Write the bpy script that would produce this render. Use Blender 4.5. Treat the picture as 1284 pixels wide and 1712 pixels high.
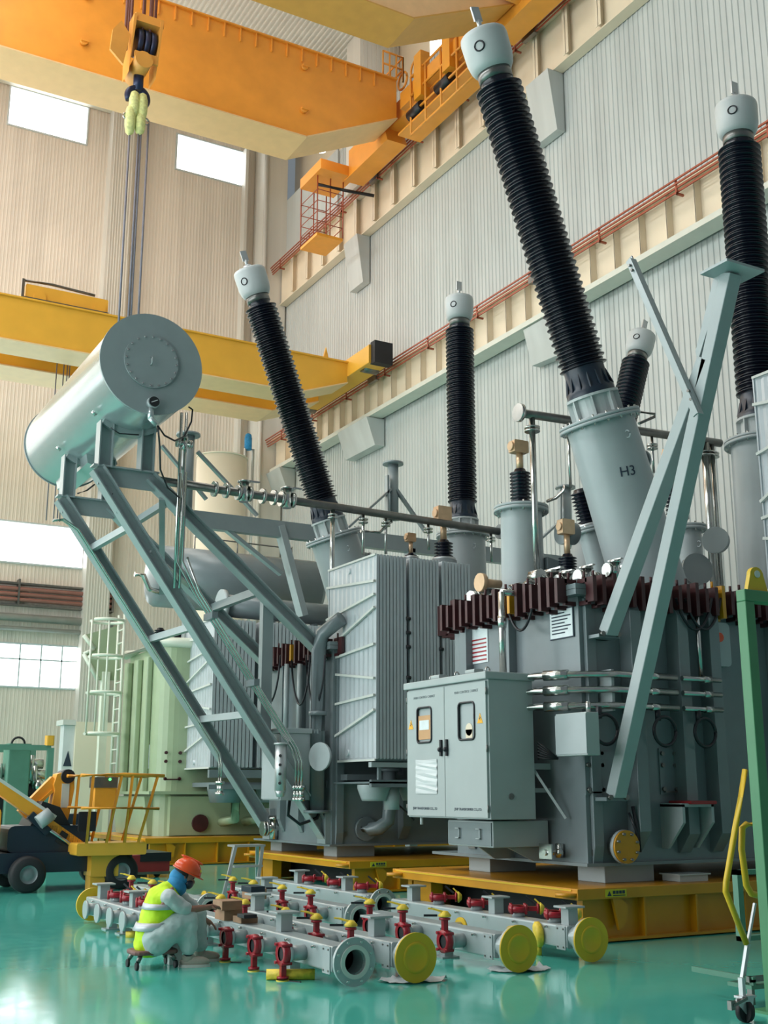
import bpy, math, random
from mathutils import Vector, Matrix, Quaternion
V = Vector
R = math.radians
random.seed(7)
S = bpy.context.scene
for o in list(bpy.data.objects): bpy.data.objects.remove(o)
COL = S.collection
# ------------------------------------------------------------------ camera
YAW, PIT, F = R(29.3), R(13.55), 1943.0
cd = bpy.data.cameras.new('camera'); cam = bpy.data.objects.new('camera', cd); COL.objects.link(cam)
cd.sensor_fit = 'VERTICAL'; cd.sensor_height = 36; cd.lens = F*36/1712; cd.clip_end = 300
cam.location = (0, 0, 1.6); cam.rotation_euler = (R(90)+PIT, 0, -YAW)
S.camera = cam
# ------------------------------------------------------------------ world, light, exposure
w = bpy.data.worlds.new('world'); S.world = w; w.use_nodes = True
wb = w.node_tree.nodes['Background']; wb.inputs[0].default_value = (.80, .92, 1, 1); wb.inputs[1].default_value = .20
S.view_settings.view_transform = 'Standard'; S.view_settings.look = 'None'
S.view_settings.exposure = 0.12; S.view_settings.gamma = 1; S.view_settings.use_curve_mapping = False
def area(name, loc, rot, sx, sy, power, col):
    l = bpy.data.lights.new(name, 'AREA'); l.shape = 'RECTANGLE'; l.size = sx; l.size_y = sy; l.energy = power; l.color = col
    o = bpy.data.objects.new(name, l); COL.objects.link(o); o.location = loc; o.rotation_euler = [R(a) for a in rot]
    return o
# daylight through the tall windows of the left side wall, and roof skylights
area('window_daylight', (-8.6, 28, 20.5), (0, -72, 0), 6, 40, 4600, (.94, .97, 1))
area('added_low_fill', (-8.6, 20, 4.0), (0, -90, 0), 6, 26, 1900, (.90, .97, 1))  # added fill lamp low on the unseen left, brightens floor and -X faces
area('skylight', (2, 30, 34.0), (0, 0, 0), 8, 34, 3400, (1, .96, .9))
area('window_daylight', (4, 50.0, 20), (-90, 0, 0), 26, 22, 1900, (1, .96, .9))
# ------------------------------------------------------------------ pixel -> point on a plane of the hall
_fw = V((math.sin(YAW)*math.cos(PIT), math.cos(YAW)*math.cos(PIT), math.sin(PIT)))
_rt = V((math.cos(YAW), -math.sin(YAW), 0)); _dn = _fw.cross(_rt); _O = V((0, 0, 1.6))
def ray(px, py): return _rt*(px-642) + _dn*(py-856) + _fw*F
def _on(ax, c, px, py):
    d = ray(px, py); return _O + d*((c-_O[ax])/d[ax])
def PX(c, px, py): return _on(0, c, px, py)
def PY(c, px, py): return _on(1, c, px, py)
def PZ(c, px, py): return _on(2, c, px, py)
# ------------------------------------------------------------------ materials
MT = {}
def mat(name, col, rough=.45, metal=0, var=.08, scale=2.5, bump=0, coat=0, emit=None, alpha=None, spec=None):
    m = bpy.data.materials.new(name); m.use_nodes = True; nt = m.node_tree; b = nt.nodes['Principled BSDF']
    b.inputs['Roughness'].default_value = rough; b.inputs['Metallic'].default_value = metal
    if coat: b.inputs['Coat Weight'].default_value = coat; b.inputs['Coat Roughness'].default_value = .06
    tc = nt.nodes.new('ShaderNodeTexCoord'); nz = nt.nodes.new('ShaderNodeTexNoise'); nz.inputs['Scale'].default_value = scale
    nz.inputs['Detail'].default_value = 4
    nt.links.new(tc.outputs['Object'], nz.inputs['Vector'])
    cr = nt.nodes.new('ShaderNodeValToRGB'); e = cr.color_ramp.elements
    e[0].position = .3; e[1].position = .7
    e[0].color = [c*(1-var) for c in col]+[1]; e[1].color = [min(1, c*(1+var)) for c in col]+[1]
    nt.links.new(nz.outputs['Fac'], cr.inputs['Fac']); nt.links.new(cr.outputs['Color'], b.inputs['Base Color'])
    if bump:
        bp = nt.nodes.new('ShaderNodeBump'); bp.inputs['Strength'].default_value = bump; bp.inputs['Distance'].default_value = .02
        nt.links.new(nz.outputs['Fac'], bp.inputs['Height']); nt.links.new(bp.outputs['Normal'], b.inputs['Normal'])
    if emit: b.inputs['Emission Color'].default_value = (*col, 1); b.inputs['Emission Strength'].default_value = emit
    if alpha is not None: b.inputs['Transmission Weight'].default_value = alpha; b.inputs['IOR'].default_value = 1.1
    MT[name] = m; return m
mat('drum_paint', (.29, .335, .345), .30, .05, .05)
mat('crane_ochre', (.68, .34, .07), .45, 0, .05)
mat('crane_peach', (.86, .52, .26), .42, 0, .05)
mat('grey_paint', (.185, .222, .235), .27, .05, .05)
mat('grey_paint_light', (.37, .415, .425), .33, 0, .04)
mat('cabinet_paint', (.38, .43, .43), .38, 0, .03)
mat('silver_paint', (.46, .53, .54), .22, .6, .02)
mat('radiator_paint', (.50, .54, .57), .32, .15, .06)
mat('pipe_paint', (.40, .45, .46), .28, .15, .05)
mat('steel', (.55, .56, .54), .22, 1, .12, 6)
mat('dark_steel', (.20, .20, .19), .35, .9, .15, 6)
mat('porcelain', (.004, .006, .015), .24, 0, .1)
mat('cap_paint', (.50, .53, .53), .4, 0, .04)
mat('tan_brass', (.62, .42, .26), .35, .5, .1, 8)
mat('clamp_red', (.055, .012, .014), .45, 0, .25, 5)
mat('valve_red', (.33, .010, .022), .3, 0, .15, 12)
mat('valve_yellow', (.80, .58, .05), .5, 0, .2, 20, bump=.5)
mat('flange_yellow', (.68, .44, .015), .42, 0, .05)
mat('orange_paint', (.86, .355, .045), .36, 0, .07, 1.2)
mat('crane_yellow', (.80, .42, .045), .42, 0, .06, 1)
mat('crane_pale', (.80, .57, .30), .45, 0, .04)
mat('base_yellow', (.56, .25, .008), .33, 0, .14, 1.6)
mat('lift_orange', (.85, .36, .03), .38, 0, .06)
mat('cream_paint', (.77, .66, .50), .4, 0, .04, .8)
mat('girder_white', (.66, .66, .58), .5, 0, .04)
mat('rail_copper', (.36, .09, .05), .4, .2, .1)
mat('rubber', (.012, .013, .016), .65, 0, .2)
mat('black_plastic', (.010, .012, .018), .4, 0, .1)
mat('dark_blue', (.010, .022, .04), .35, 0, .1)
mat('green_tank', (.35, .43, .27), .38, 0, .05)
mat('green_frame', (.07, .25, .115), .42, 0, .08, 2)
mat('green_machine', (.11, .26, .19), .45, 0, .08)
mat('ladder_cream', (.70, .74, .62), .4, 0, .04)
mat('beige_tank', (.80, .72, .56), .45, 0, .05, .6)
mat('red_paint', (.30, .022, .025), .45, 0, .15)
mat('white_plastic', (.62, .66, .67), .3, 0, .05, bump=.3)
mat('white_panel', (.62, .64, .60), .4, 0, .03)
mat('cardboard', (.34, .20, .12), .8, 0, .12, 10)
mat('helmet', (.80, .085, .02), .25, 0, .03)
mat('scarf', (.03, .24, .48), .8, 0, .2, 14)
mat('vest', (.62, .90, .015), .65, 0, .08, 8)
mat('reflective', (.55, .56, .60), .4, .3, .05)
mat('shirt', (.52, .56, .56), .85, 0, .08, 8, bump=.4)
mat('trousers', (.46, .56, .55), .85, 0, .10, 6, bump=.6)
mat('skin', (.36, .17, .12), .55, 0, .05)
mat('hair', (.015, .012, .012), .7)
mat('shoe', (.42, .38, .32), .7, 0, .1, 15)
mat('sling', (.66, .70, .30), .8, 0, .2, 12, bump=.6)
mat('rope', (.20, .20, .24), .6, .2, .1)
mat('rope_brown', (.20, .09, .08), .6, 0, .2)
mat('hook_dark', (.012, .025, .07), .4, .3, .1)
mat('window_glow', (.93, .98, 1.0), .3, 0, .01, emit=2.6)
mat('window_frame', (.55, .62, .64), .4)
mat('lamp_glow', (1, .97, .9), .3, 0, .01, emit=5)
mat('dark_glass', (.05, .065, .07), .08, .0, .1)
mat('text_dark', (.02, .035, .06), .6)
mat('warn_yellow', (.85, .42, .02), .5)
mat('sign_yellow', (.62, .55, .02), .5)
mat('paper', (.72, .78, .80), .3, 0, .06, 10, bump=.5)
mat('aluminium', (.52, .54, .55), .35, .6, .08)
mat('pipe_red_grey', (.44, .20, .17), .45)
mat('pipe_grey', (.40, .42, .40), .4, .3)
mat('green_glow', (.1, 1, .2), .4, emit=2)
mat('roof_sheet', (.62, .62, .58), .5, .1, .05)
mat('inside_orange', (.58, .33, .16), .6)

def wall_mat(name, col, rough=.45):
    m = mat(name, col, rough, .0, .045, .35); nt = m.node_tree; b = nt.nodes['Principled BSDF']
    # faint dirt streaks running down the sheets
    tc = nt.nodes.new('ShaderNodeTexCoord'); mp = nt.nodes.new('ShaderNodeMapping'); mp.inputs['Scale'].default_value = (1.2, 1.2, .04)
    nz = nt.nodes.new('ShaderNodeTexNoise'); nz.inputs['Scale'].default_value = 1.4
    nt.links.new(tc.outputs['Object'], mp.inputs['Vector']); nt.links.new(mp.outputs['Vector'], nz.inputs['Vector'])
    mr = nt.nodes.new('ShaderNodeMapRange'); mr.inputs[1].default_value = .3; mr.inputs[2].default_value = .75; mr.inputs[3].default_value = .88; mr.inputs[4].default_value = 1.06
    nt.links.new(nz.outputs['Fac'], mr.inputs[0])
    mx = nt.nodes.new('ShaderNodeMix'); mx.data_type = 'RGBA'; mx.blend_type = 'MULTIPLY'; mx.inputs[0].default_value = 1
    src = b.inputs['Base Color'].links[0].from_socket
    nt.links.new(src, mx.inputs[6]); nt.links.new(mr.outputs[0], mx.inputs[7]); nt.links.new(mx.outputs[2], b.inputs['Base Color'])
wall_mat('wall_sheet', (.52, .545, .53), .42)
wall_mat('wall_beige', (.74, .68, .60), .5)
wall_mat('column_sheet', (.68, .66, .60), .5)
def floor_mat():
    m = mat('floor_epoxy', (.085, .50, .41), .085, 0, .10, .5, coat=.0); nt = m.node_tree; b = nt.nodes['Principled BSDF']
    b.inputs['Specular IOR Level'].default_value = .9
    tc = nt.nodes.new('ShaderNodeTexCoord'); n2 = nt.nodes.new('ShaderNodeTexNoise'); n2.inputs['Scale'].default_value = 1.1; n2.inputs['Detail'].default_value = 3
    nt.links.new(tc.outputs['Object'], n2.inputs['Vector'])
    bp = nt.nodes.new('ShaderNodeBump'); bp.inputs['Strength'].default_value = .12; bp.inputs['Distance'].default_value = .012
    nt.links.new(n2.outputs['Fac'], bp.inputs['Height']); nt.links.new(bp.outputs['Normal'], b.inputs['Normal'])
    n3 = nt.nodes.new('ShaderNodeTexNoise'); n3.inputs['Scale'].default_value = 5; nt.links.new(tc.outputs['Object'], n3.inputs['Vector'])
    mr = nt.nodes.new('ShaderNodeMapRange'); mr.inputs[3].default_value = .05; mr.inputs[4].default_value = .16
    nt.links.new(n3.outputs['Fac'], mr.inputs[0]); nt.links.new(mr.outputs[0], b.inputs['Roughness'])
floor_mat()
# ------------------------------------------------------------------ mesh builder
def frame(d):
    d = V(d).normalized(); up = V((0, 0, 1)) if abs(d.z) < .95 else V((0, 1, 0))
    a = d.cross(up).normalized(); b = a.cross(d).normalized()
    return d, a, b
class MB:
    def __init__(s): s.v = []; s.f = []; s.sm = []
    def add(s, vs, fs, smooth=False):
        n = len(s.v); s.v += [V(p) for p in vs]; s.f += [[i+n for i in f] for f in fs]; s.sm += [smooth]*len(fs); return s
    def box(s, a, b):
        x0, y0, z0 = a; x1, y1, z1 = b
        vs = [(x0,y0,z0),(x1,y0,z0),(x1,y1,z0),(x0,y1,z0),(x0,y0,z1),(x1,y0,z1),(x1,y1,z1),(x0,y1,z1)]
        return s.add(vs, [(0,3,2,1),(4,5,6,7),(0,1,5,4),(1,2,6,5),(2,3,7,6),(3,0,4,7)])
    def rbox(s, a, b, r=.02, ax=2):
        """box with its four edges along axis ax rounded"""
        i, j = [k for k in range(3) if k != ax]; c0, c1 = [], []
        pts = []
        for (cx, cy, a0) in ((b[i]-r, b[j]-r, 0), (a[i]+r, b[j]-r, 90), (a[i]+r, a[j]+r, 180), (b[i]-r, a[j]+r, 270)):
            for k in range(4):
                t = R(a0+30*k); pts.append((cx+r*math.cos(t), cy+r*math.sin(t)))
        def mk(p, z):
            q = [0, 0, 0]; q[i] = p[0]; q[j] = p[1]; q[ax] = z; return q
        n = len(pts); vs = [mk(p, a[ax]) for p in pts]+[mk(p, b[ax]) for p in pts]
        s.add(vs, [(k, (k+1) % n, n+(k+1) % n, n+k) for k in range(n)]+[list(range(n))[::-1], list(range(n, 2*n))])
        return s
    def beam(s, p, q, w_, h_, up=None):
        """rectangular bar p->q, w_ across, h_ along up"""
        p, q = V(p), V(q); d = (q-p).normalized()
        u = V(up) if up else (V((0, 0, 1)) if abs(d.z) < .9 else V((0, 1, 0)))
        a = d.cross(u).normalized()*w_/2; b = a.cross(d).normalized()*h_/2
        vs = [p-a-b, p+a-b, p+a+b, p-a+b, q-a-b, q+a-b, q+a+b, q-a+b]
        return s.add(vs, [(0,1,2,3),(7,6,5,4),(0,4,5,1),(1,5,6,2),(2,6,7,3),(3,7,4,0)])
    def ibeam(s, p, q, w_, h_, up, t=.02):
        """I section: web in the plane of up, flanges at both sides"""
        p, q = V(p), V(q); d = (q-p).normalized(); a = d.cross(V(up)).normalized(); b = a.cross(d).normalized()
        s.beam(p, q, t, h_, b)
        for k in (-1, 1): s.beam(p+b*k*h_/2, q+b*k*h_/2, w_, t, b)
        return s
    def cyl(s, p, q, r, n=16, r2=None, caps=True):
        p, q = V(p), V(q); r2 = r if r2 is None else r2
        d, a, b = frame(q-p); vs = []
        for c, rr in ((p, r), (q, r2)):
            for k in range(n):
                t = 2*math.pi*k/n; vs.append(c+a*rr*math.cos(t)+b*rr*math.sin(t))
        s.add(vs, [(k, n+k, n+(k+1) % n, (k+1) % n) for k in range(n)], True)
        if caps: s.add(vs, [list(range(n)), list(range(n, 2*n))[::-1]])
        return s
    def lathe(s, prof, p, d, n=24, smooth=True, caps=False):
        """prof: (radius, distance along d)"""
        p = V(p); d, a, b = frame(d); vs = []
        for rr, h in prof:
            for k in range(n):
                t = 2*math.pi*k/n; vs.append(p+d*h+a*rr*math.cos(t)+b*rr*math.sin(t))
        fs = []
        for i in range(len(prof)-1):
            for k in range(n): fs.append((i*n+k, (i+1)*n+k, (i+1)*n+(k+1) % n, i*n+(k+1) % n))
        s.add(vs, fs, smooth)
        if caps: s.add(vs[:n], [list(range(n))]); s.add(vs[-n:], [list(range(n))[::-1]])
        return s
    def tube(s, pts, r, n=8):
        pts = [V(p) for p in pts]; rings = []; vs = []
        prev = None
        for i, p in enumerate(pts):
            d = (pts[min(i+1, len(pts)-1)]-pts[max(i-1, 0)]).normalized()
            if prev is None: _, a, b = frame(d)
            else:
                a = prev-d*prev.dot(d); a.normalize(); b = d.cross(a)
            prev = a
            for k in range(n):
                t = 2*math.pi*k/n; vs.append(p+a*r*math.cos(t)+b*r*math.sin(t))
        m = len(pts)
        s.add(vs, [(i*n+k, i*n+(k+1) % n, (i+1)*n+(k+1) % n, (i+1)*n+k) for i in range(m-1) for k in range(n)], True)
        s.add(vs, [list(range(n))[::-1], list(range((m-1)*n, m*n))])
        return s
    def prism(s, poly, ax, c0, c1):
        """poly in the two other axes, extruded along ax from c0 to c1"""
        i, j = [k for k in range(3) if k != ax]; n = len(poly)
        def mk(p, z):
            q = [0, 0, 0]; q[i] = p[0]; q[j] = p[1]; q[ax] = z; return q
        vs = [mk(p, c0) for p in poly]+[mk(p, c1) for p in poly]
        return s.add(vs, [(k, (k+1) % n, n+(k+1) % n, n+k) for k in range(n)]+[list(range(n))[::-1], list(range(n, 2*n))])
    def torus(s, c, ax, r, r2, n=24, m=8, a0=0, a1=360):
        pts = []; d, a, b = frame(ax); c = V(c); k = n
        for i in range(n+1):
            t = R(a0+(a1-a0)*i/n); pts.append(c+a*r*math.cos(t)+b*r*math.sin(t))
        return s.tube(pts, r2, m)
    def ball(s, c, rx, ry=None, rz=None, n=16, m=10, rot=None, z0=-90, z1=90):
        ry = ry or rx; rz = rz or rx; c = V(c); vs = []; fs = []
        for i in range(m+1):
            ph = R(z0+(z1-z0)*i/m)
            for k in range(n):
                t = 2*math.pi*k/n; p = V((rx*math.cos(ph)*math.cos(t), ry*math.cos(ph)*math.sin(t), rz*math.sin(ph)))
                if rot: p = rot @ p
                vs.append(c+p)
        for i in range(m):
            for k in range(n): fs.append((i*n+k, i*n+(k+1) % n, (i+1)*n+(k+1) % n, (i+1)*n+k))
        return s.add(vs, fs, True)
    def build(s, name, m, parent=None, bevel=0, recalc=True):
        off = V((0, 0, 0)); o_ = parent
        while o_ is not None: off += o_.location; o_ = o_.parent
        me = bpy.data.meshes.new(name); me.from_pydata([v-off for v in s.v], [], s.f)
        me.polygons.foreach_set('use_smooth', s.sm); me.update()
        if recalc:
            import bmesh
            bm = bmesh.new(); bm.from_mesh(me); bmesh.ops.remove_doubles(bm, verts=bm.verts, dist=.00005)
            bmesh.ops.recalc_face_normals(bm, faces=bm.faces); bm.to_mesh(me); bm.free()
        o = bpy.data.objects.new(name, me); COL.objects.link(o); me.materials.append(MT[m] if isinstance(m, str) else m)
        o.parent = parent
        if bevel:
            b = o.modifiers.new('bevel', 'BEVEL'); b.width = bevel; b.segments = 2; b.limit_method = 'ANGLE'; b.angle_limit = R(50)
        return o
def tag(o, label=None, cat=None, group=None, kind=None):
    if label: o['label'] = label
    if cat: o['category'] = cat
    if group: o['group'] = group
    if kind: o['kind'] = kind
    return o
def thing(name, label, cat, loc=(0, 0, 0), group=None, rot=(0, 0, 0)):
    o = bpy.data.objects.new(name, None); COL.objects.link(o); o.location = loc; o.empty_display_size = .2
    o.rotation_euler = rot
    return tag(o, label, cat, group)
def struct(name, mb, m, **k): return tag(mb.build(name, m, **k), kind='structure')
def copy_tree(o, loc=None, parent=None, **kw):
    c = o.copy(); COL.objects.link(c); c.parent = parent
    if loc is not None: c.location = loc
    for ch in list(o.children): copy_tree(ch, None, c)
    for k, v in kw.items(): c[k] = v
    return c
def text(name, body, size, M, m, parent, ext=.002):
    cu = bpy.data.curves.new(name, 'FONT'); cu.body = body; cu.size = size; cu.align_x = 'CENTER'; cu.align_y = 'CENTER'; cu.extrude = ext
    t = bpy.data.objects.new(name, cu); COL.objects.link(t)
    dg = bpy.context.evaluated_depsgraph_get(); me = bpy.data.meshes.new_from_object(t.evaluated_get(dg))
    bpy.data.objects.remove(t); me.transform(M)
    off = V((0, 0, 0)); o_ = parent
    while o_ is not None: off += o_.location; o_ = o_.parent
    me.transform(Matrix.Translation(-off)); me.materials.clear(); me.materials.append(MT[m])
    o = bpy.data.objects.new(name, me); COL.objects.link(o); o.parent = parent; return o
def basis(x, y, z, loc):
    M = Matrix((V(x), V(y), V(z))).transposed().to_4x4(); M.translation = V(loc); return M
def face_mx(loc): return basis((0, -1, 0), (0, 0, 1), (-1, 0, 0), loc)      # text on a face looking to -X
def face_my(loc): return basis((1, 0, 0), (0, 0, 1), (0, -1, 0), loc)       # text on a face looking to -Y
# =================================================================== SETTING
XW, YW, ZR = 22.3, 51.0, 34.6
mb = MB(); mb.add([(-9, -6, 0), (XW+1.5, -6, 0), (XW+1.5, YW+.5, 0), (-9, YW+.5, 0)], [(0, 1, 2, 3)]); mb.add([(-9, -6, -.2), (XW+1.5, -6, -.2), (XW+1.5, YW+.5, -.2), (-9, YW+.5, -.2)], [(3, 2, 1, 0)])
struct('floor', mb, 'floor_epoxy')
def corrugated(fix_ax, c, a0, a1, z0, z1, pitch, depth, sgn, mb=None, holes=()):
    """ribbed cladding in the plane fix_ax=c, ribs vertical, relief towards sgn"""
    mb = mb or MB(); n = int((a1-a0)/pitch); prof = []
    for i in range(n):
        a = a0+i*pitch
        prof += [(a, 0), (a+pitch*.55, 0), (a+pitch*.64, depth), (a+pitch*.91, depth)]
    prof.append((a0+n*pitch, 0))
    def P3(a, d, z): return (c+sgn*d, a, z) if fix_ax == 0 else (a, c+sgn*d, z)
    cuts = sorted({z0, z1} | {h[2] for h in holes} | {h[3] for h in holes})
    for k in range(len(prof)-1):
        (a, d), (b, e) = prof[k], prof[k+1]; mid = (a+b)/2
        hs = [h for h in holes if h[0] <= mid <= h[1]]
        spans = [(z0, z1)]
        for h in hs:
            ns = []
            for s0, s1 in spans:
                if h[2] > s0: ns.append((s0, min(s1, h[2])))
                if h[3] < s1: ns.append((max(s0, h[3]), s1))
            spans = [x for x in ns if x[1]-x[0] > 1e-4]
        for s0, s1 in spans:
            mb.add([P3(a, d, s0), P3(b, e, s0), P3(b, e, s1), P3(a, d, s1)], [(0, 1, 2, 3)])
    return mb
struct('wall_right', corrugated(0, XW, -6, YW, 0, 31.0, .22, .026, -1), 'wall_sheet')
# back wall with its window openings
wins = [(8.45, 12.1, 32.0, 33.95), (16.65, 20.3, 32.0, 33.9), (2.6, 5.4, 32, 33.95), (3.0, 13.2, 11.3, 13.05), (5.4, 13.45, 5.98, 7.75)]
struct('wall_back', corrugated(1, YW, -9, XW, 0, ZR, .16, .010, -1, holes=wins), 'wall_beige')
for i, (x0, x1, z0, z1) in enumerate(wins):
    root = tag(thing('window_%d' % (i+1), None, None, ((x0+x1)/2, YW, z0)), kind='structure')
    MB().box((x0, YW+.06, z0), (x1, YW+.08, z1)).build('pane', 'window_glow', root)
    m = MB(); t = .07
    for (a, b) in (((x0-t, z0-t), (x1+t, z0)), ((x0-t, z1), (x1+t, z1+t)), ((x0-t, z0), (x0, z1)), ((x1, z0), (x1+t, z1))):
        m.box((a[0], YW-.06, a[1]), (b[0], YW+.09, b[1]))
    if i == 4:
        n = 9
        for k in range(1, n): xx = x1-(x1-x0)*k/n*1.0; m.box((xx-.03, YW-.02, z0), (xx+.03, YW+.05, z1))
        m.box((x0, YW-.02, z0+1.12), (x1, YW+.05, z0+1.18))
    m.build('window_frame', 'window_frame', root)
# clad column boxes on the back wall
m = corrugated(1, YW-.75, 13.25, 14.25, 0, 34.5, .125, .03, -1); m.box((13.2, YW-.74, 0), (14.3, YW, 34.5))
struct('trim_1', m, 'column_sheet')
m = MB(); m.box((20.9, YW-1.3, 0), (22.2, YW-.05, 34.5)); m.box((20.2, YW-.5, 0), (20.35, YW, 34)); m.cyl((21.0, YW-1.35, 0), (21.0, YW-1.35, 34), .1, 10)
struct('trim_2', m, 'column_sheet')
m = MB(); m.box((-9, YW-.4, 34.0), (13.2, YW-.05, 34.35)); m.box((-9, YW-.5, 33.99), (13.2, YW-.05, 34.05)); struct('trim_3', m, 'girder_white')
# wall strip above the upper crane runway, set back, and the pale parapet
struct('wall_right_upper', MB().box((XW+.9, -6, 26), (XW+1.1, YW, ZR)), 'cream_paint')
m = MB().box((XW+.05, 27.0, 27.0), (XW+.12, YW, 29.2)); 
struct('trim_4', MB().box((XW-.1, 44.0, 26.9), (XW-.02, YW-.1, 31.1)), 'wall_sheet')
for i, (y0, y1) in enumerate(((33.5, 37.2), (21, 25))):
    MBw = MB().box((XW+.84, y0, 29.9), (XW+.89, y1, 33.2)); r_ = tag(thing('window_%d' % (6+i), None, None, (XW+.86, y0, 29.9)), kind='structure')
    MBw.build('pane', 'window_glow', r_); MB().box((XW+.80, y0-.1, 29.8), (XW+.88, y1+.1, 29.9)).box((XW+.8, y0-.1, 33.2), (XW+.88, y1+.1, 33.3)).build('window_frame', 'window_frame', r_)
m = corrugated(1, 39.9, 21.2, 23.2, 27, ZR, .22, .03, -1); m.box((21.2, 39.92, 27), (23.2, 41.2, ZR)); struct('trim_5', m, 'column_sheet')
# roof deck, ribs running away from the camera
m = MB(); n = int((XW+1.2+9)/.22)
for i in range(n):
    x = -9+i*.22
    m.add([(x, -2, ZR), (x+.11, -2, ZR), (x+.11, YW, ZR), (x, YW, ZR)], [(3, 2, 1, 0)])
    m.add([(x+.11, -2, ZR), (x+.13, -2, ZR-.06), (x+.13, YW, ZR-.06), (x+.11, YW, ZR)], [(3, 2, 1, 0)])
    m.add([(x+.13, -2, ZR-.06), (x+.20, -2, ZR-.06), (x+.20, YW, ZR-.06), (x+.13, YW, ZR-.06)], [(3, 2, 1, 0)])
    m.add([(x+.20, -2, ZR-.06), (x+.22, -2, ZR), (x+.22, YW, ZR), (x+.20, YW, ZR-.06)], [(3, 2, 1, 0)])
struct('ceiling', m, 'roof_sheet', recalc=False)
# left side wall (behind the camera's left) with its long bands of windows
struct('wall_left', MB().box((-9.2, -6, 0), (-9, YW, ZR)), 'wall_beige')
k = 8
for (y0, y1, z0, z1) in ((4, 24, 8, 12), (28, 48, 8, 12), (10, 46, 20, 24)):
    r_ = tag(thing('window_%d' % k, None, None, (-8.95, y0, z0)), kind='structure'); k += 1
    MB().box((-8.98, y0, z0), (-8.95, y1, z1)).build('pane', 'window_glow', r_)
    m = MB()
    for j in range(9): yy = y0+(y1-y0)*j/8; m.box((-8.96, yy-.06, z0-.1), (-8.85, yy+.06, z1+.1))
    m.box((-8.96, y0, z0-.12), (-8.85, y1, z0)); m.box((-8.96, y0, z1), (-8.85, y1, z1+.12)); m.build('window_frame', 'window_frame', r_)
# pipes along the back wall
r_ = thing('wall_pipes', 'dull red service pipes running level along the far wall between two window bands', 'pipes', (9, YW-.4, 9.6))
for j, z in enumerate((9.62, 9.85, 10.08)): MB().cyl((-9, YW-.35, z), (14.6, YW-.35, z), .095, 8).build('pipe', 'pipe_red_grey', r_)
MB().box((-9, YW-.42, 10.28), (14.6, YW-.05, 10.36)).box((-9, YW-.42, 9.36), (14.6, YW-.05, 9.43)).box((14.5, YW-.45, 9.36), (14.6, YW-.05, 10.36)).box((10.4, YW-.48, 9.4), (10.48, YW-.05, 10.5)).build('pipe_rack', 'dark_steel', r_)
r_ = thing('wall_duct', 'pair of pale grey round pipes on the far wall above the lowest windows', 'pipes', (9, YW-.4, 8.4))
for z, rr in ((8.85, .17), (8.38, .1)): MB().cyl((-9, YW-.35, z), (14.6, YW-.35, z), rr, 12).build('pipe', 'pipe_grey', r_)
# ------------------------------------------------------------------ crane runways on the right wall
def runway(label, z0, z1, x, pitch, y0, y1, fw):
    r_ = thing('runway_girder', label, 'crane girder', (x, (y0+y1)/2, z0))
    MB().box((x, y0, z0), (x+.03, y1, z1)).build('web', 'cream_paint', r_)
    MB().box((x-fw, y0, z0-.04), (x+.30, y1, z0)).box((x-fw, y0, z0), (x-fw+.02, y1, z0+(.14 if fw > .2 else .01))).build('bottom_flange', 'girder_white' if fw > .2 else 'cream_paint', r_)
    MB().box((x-.26, y0, z1-.04), (x+.30, y1, z1)).build('top_flange', 'cream_paint', r_)
    n = int((y1-y0)/pitch)
    for i in range(n):
        y = y0+.3+i*pitch
        MB().box((x-.24, y-.012, z0), (x, y+.012, z1-.04)).box((x-.24, y-.14 if pitch > 1.3 else y-.02, z0), (x-.225, y+.14 if pitch > 1.3 else y+.02, z1-.04)).build('stiffener', 'cream_paint', r_)
    MB().box((x-.06, y0, z1), (x+.06, y1, z1+.13)).build('rail', 'rail_copper', r_)
    return r_
runway('cream plate runway girder of the upper crane, high on the right wall', 25.25, 27.2, 21.95, 1.65, 8, YW-1.4, .10)
runway('cream plate runway girder of the lower crane, halfway up the right wall', 16.52, 18.15, 21.85, 1.12, 4, YW-1.4, .32)
def condrail(label, x, z, y0, y1, dx):
    r_ = thing('conductor_rail', label, 'conductor rail', (x, (y0+y1)/2, z))
    for k in range(4): MB().box((x-.02-k*dx*.4, y0, z+k*.1), (x+.02-k*dx*.4, y1, z+.05+k*.1)).build('bar', 'rail_copper', r_)
    y = y0+1
    while y < y1:
        MB().box((x-.1, y-.03, z-.08), (x+.2, y+.03, z-.02)).box((x-.07, y-.03, z-.08), (x-.03, y+.03, z+.38)).build('bracket', 'rail_copper', r_); y += 3.3
    for yy in (28.0, 39.0): MB().box((x-.09, yy-.35, z-.03), (x+.07, yy+.35, z+.40)).build('joint_cover', 'dark_steel', r_)
condrail('copper red conductor bars along the top of the upper runway girder', 21.45, 26.75, 8, YW-1.4, .1)
condrail('copper red conductor bars along the top of the lower runway girder', 21.40, 17.75, 4, YW-1.4, .1)
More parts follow.
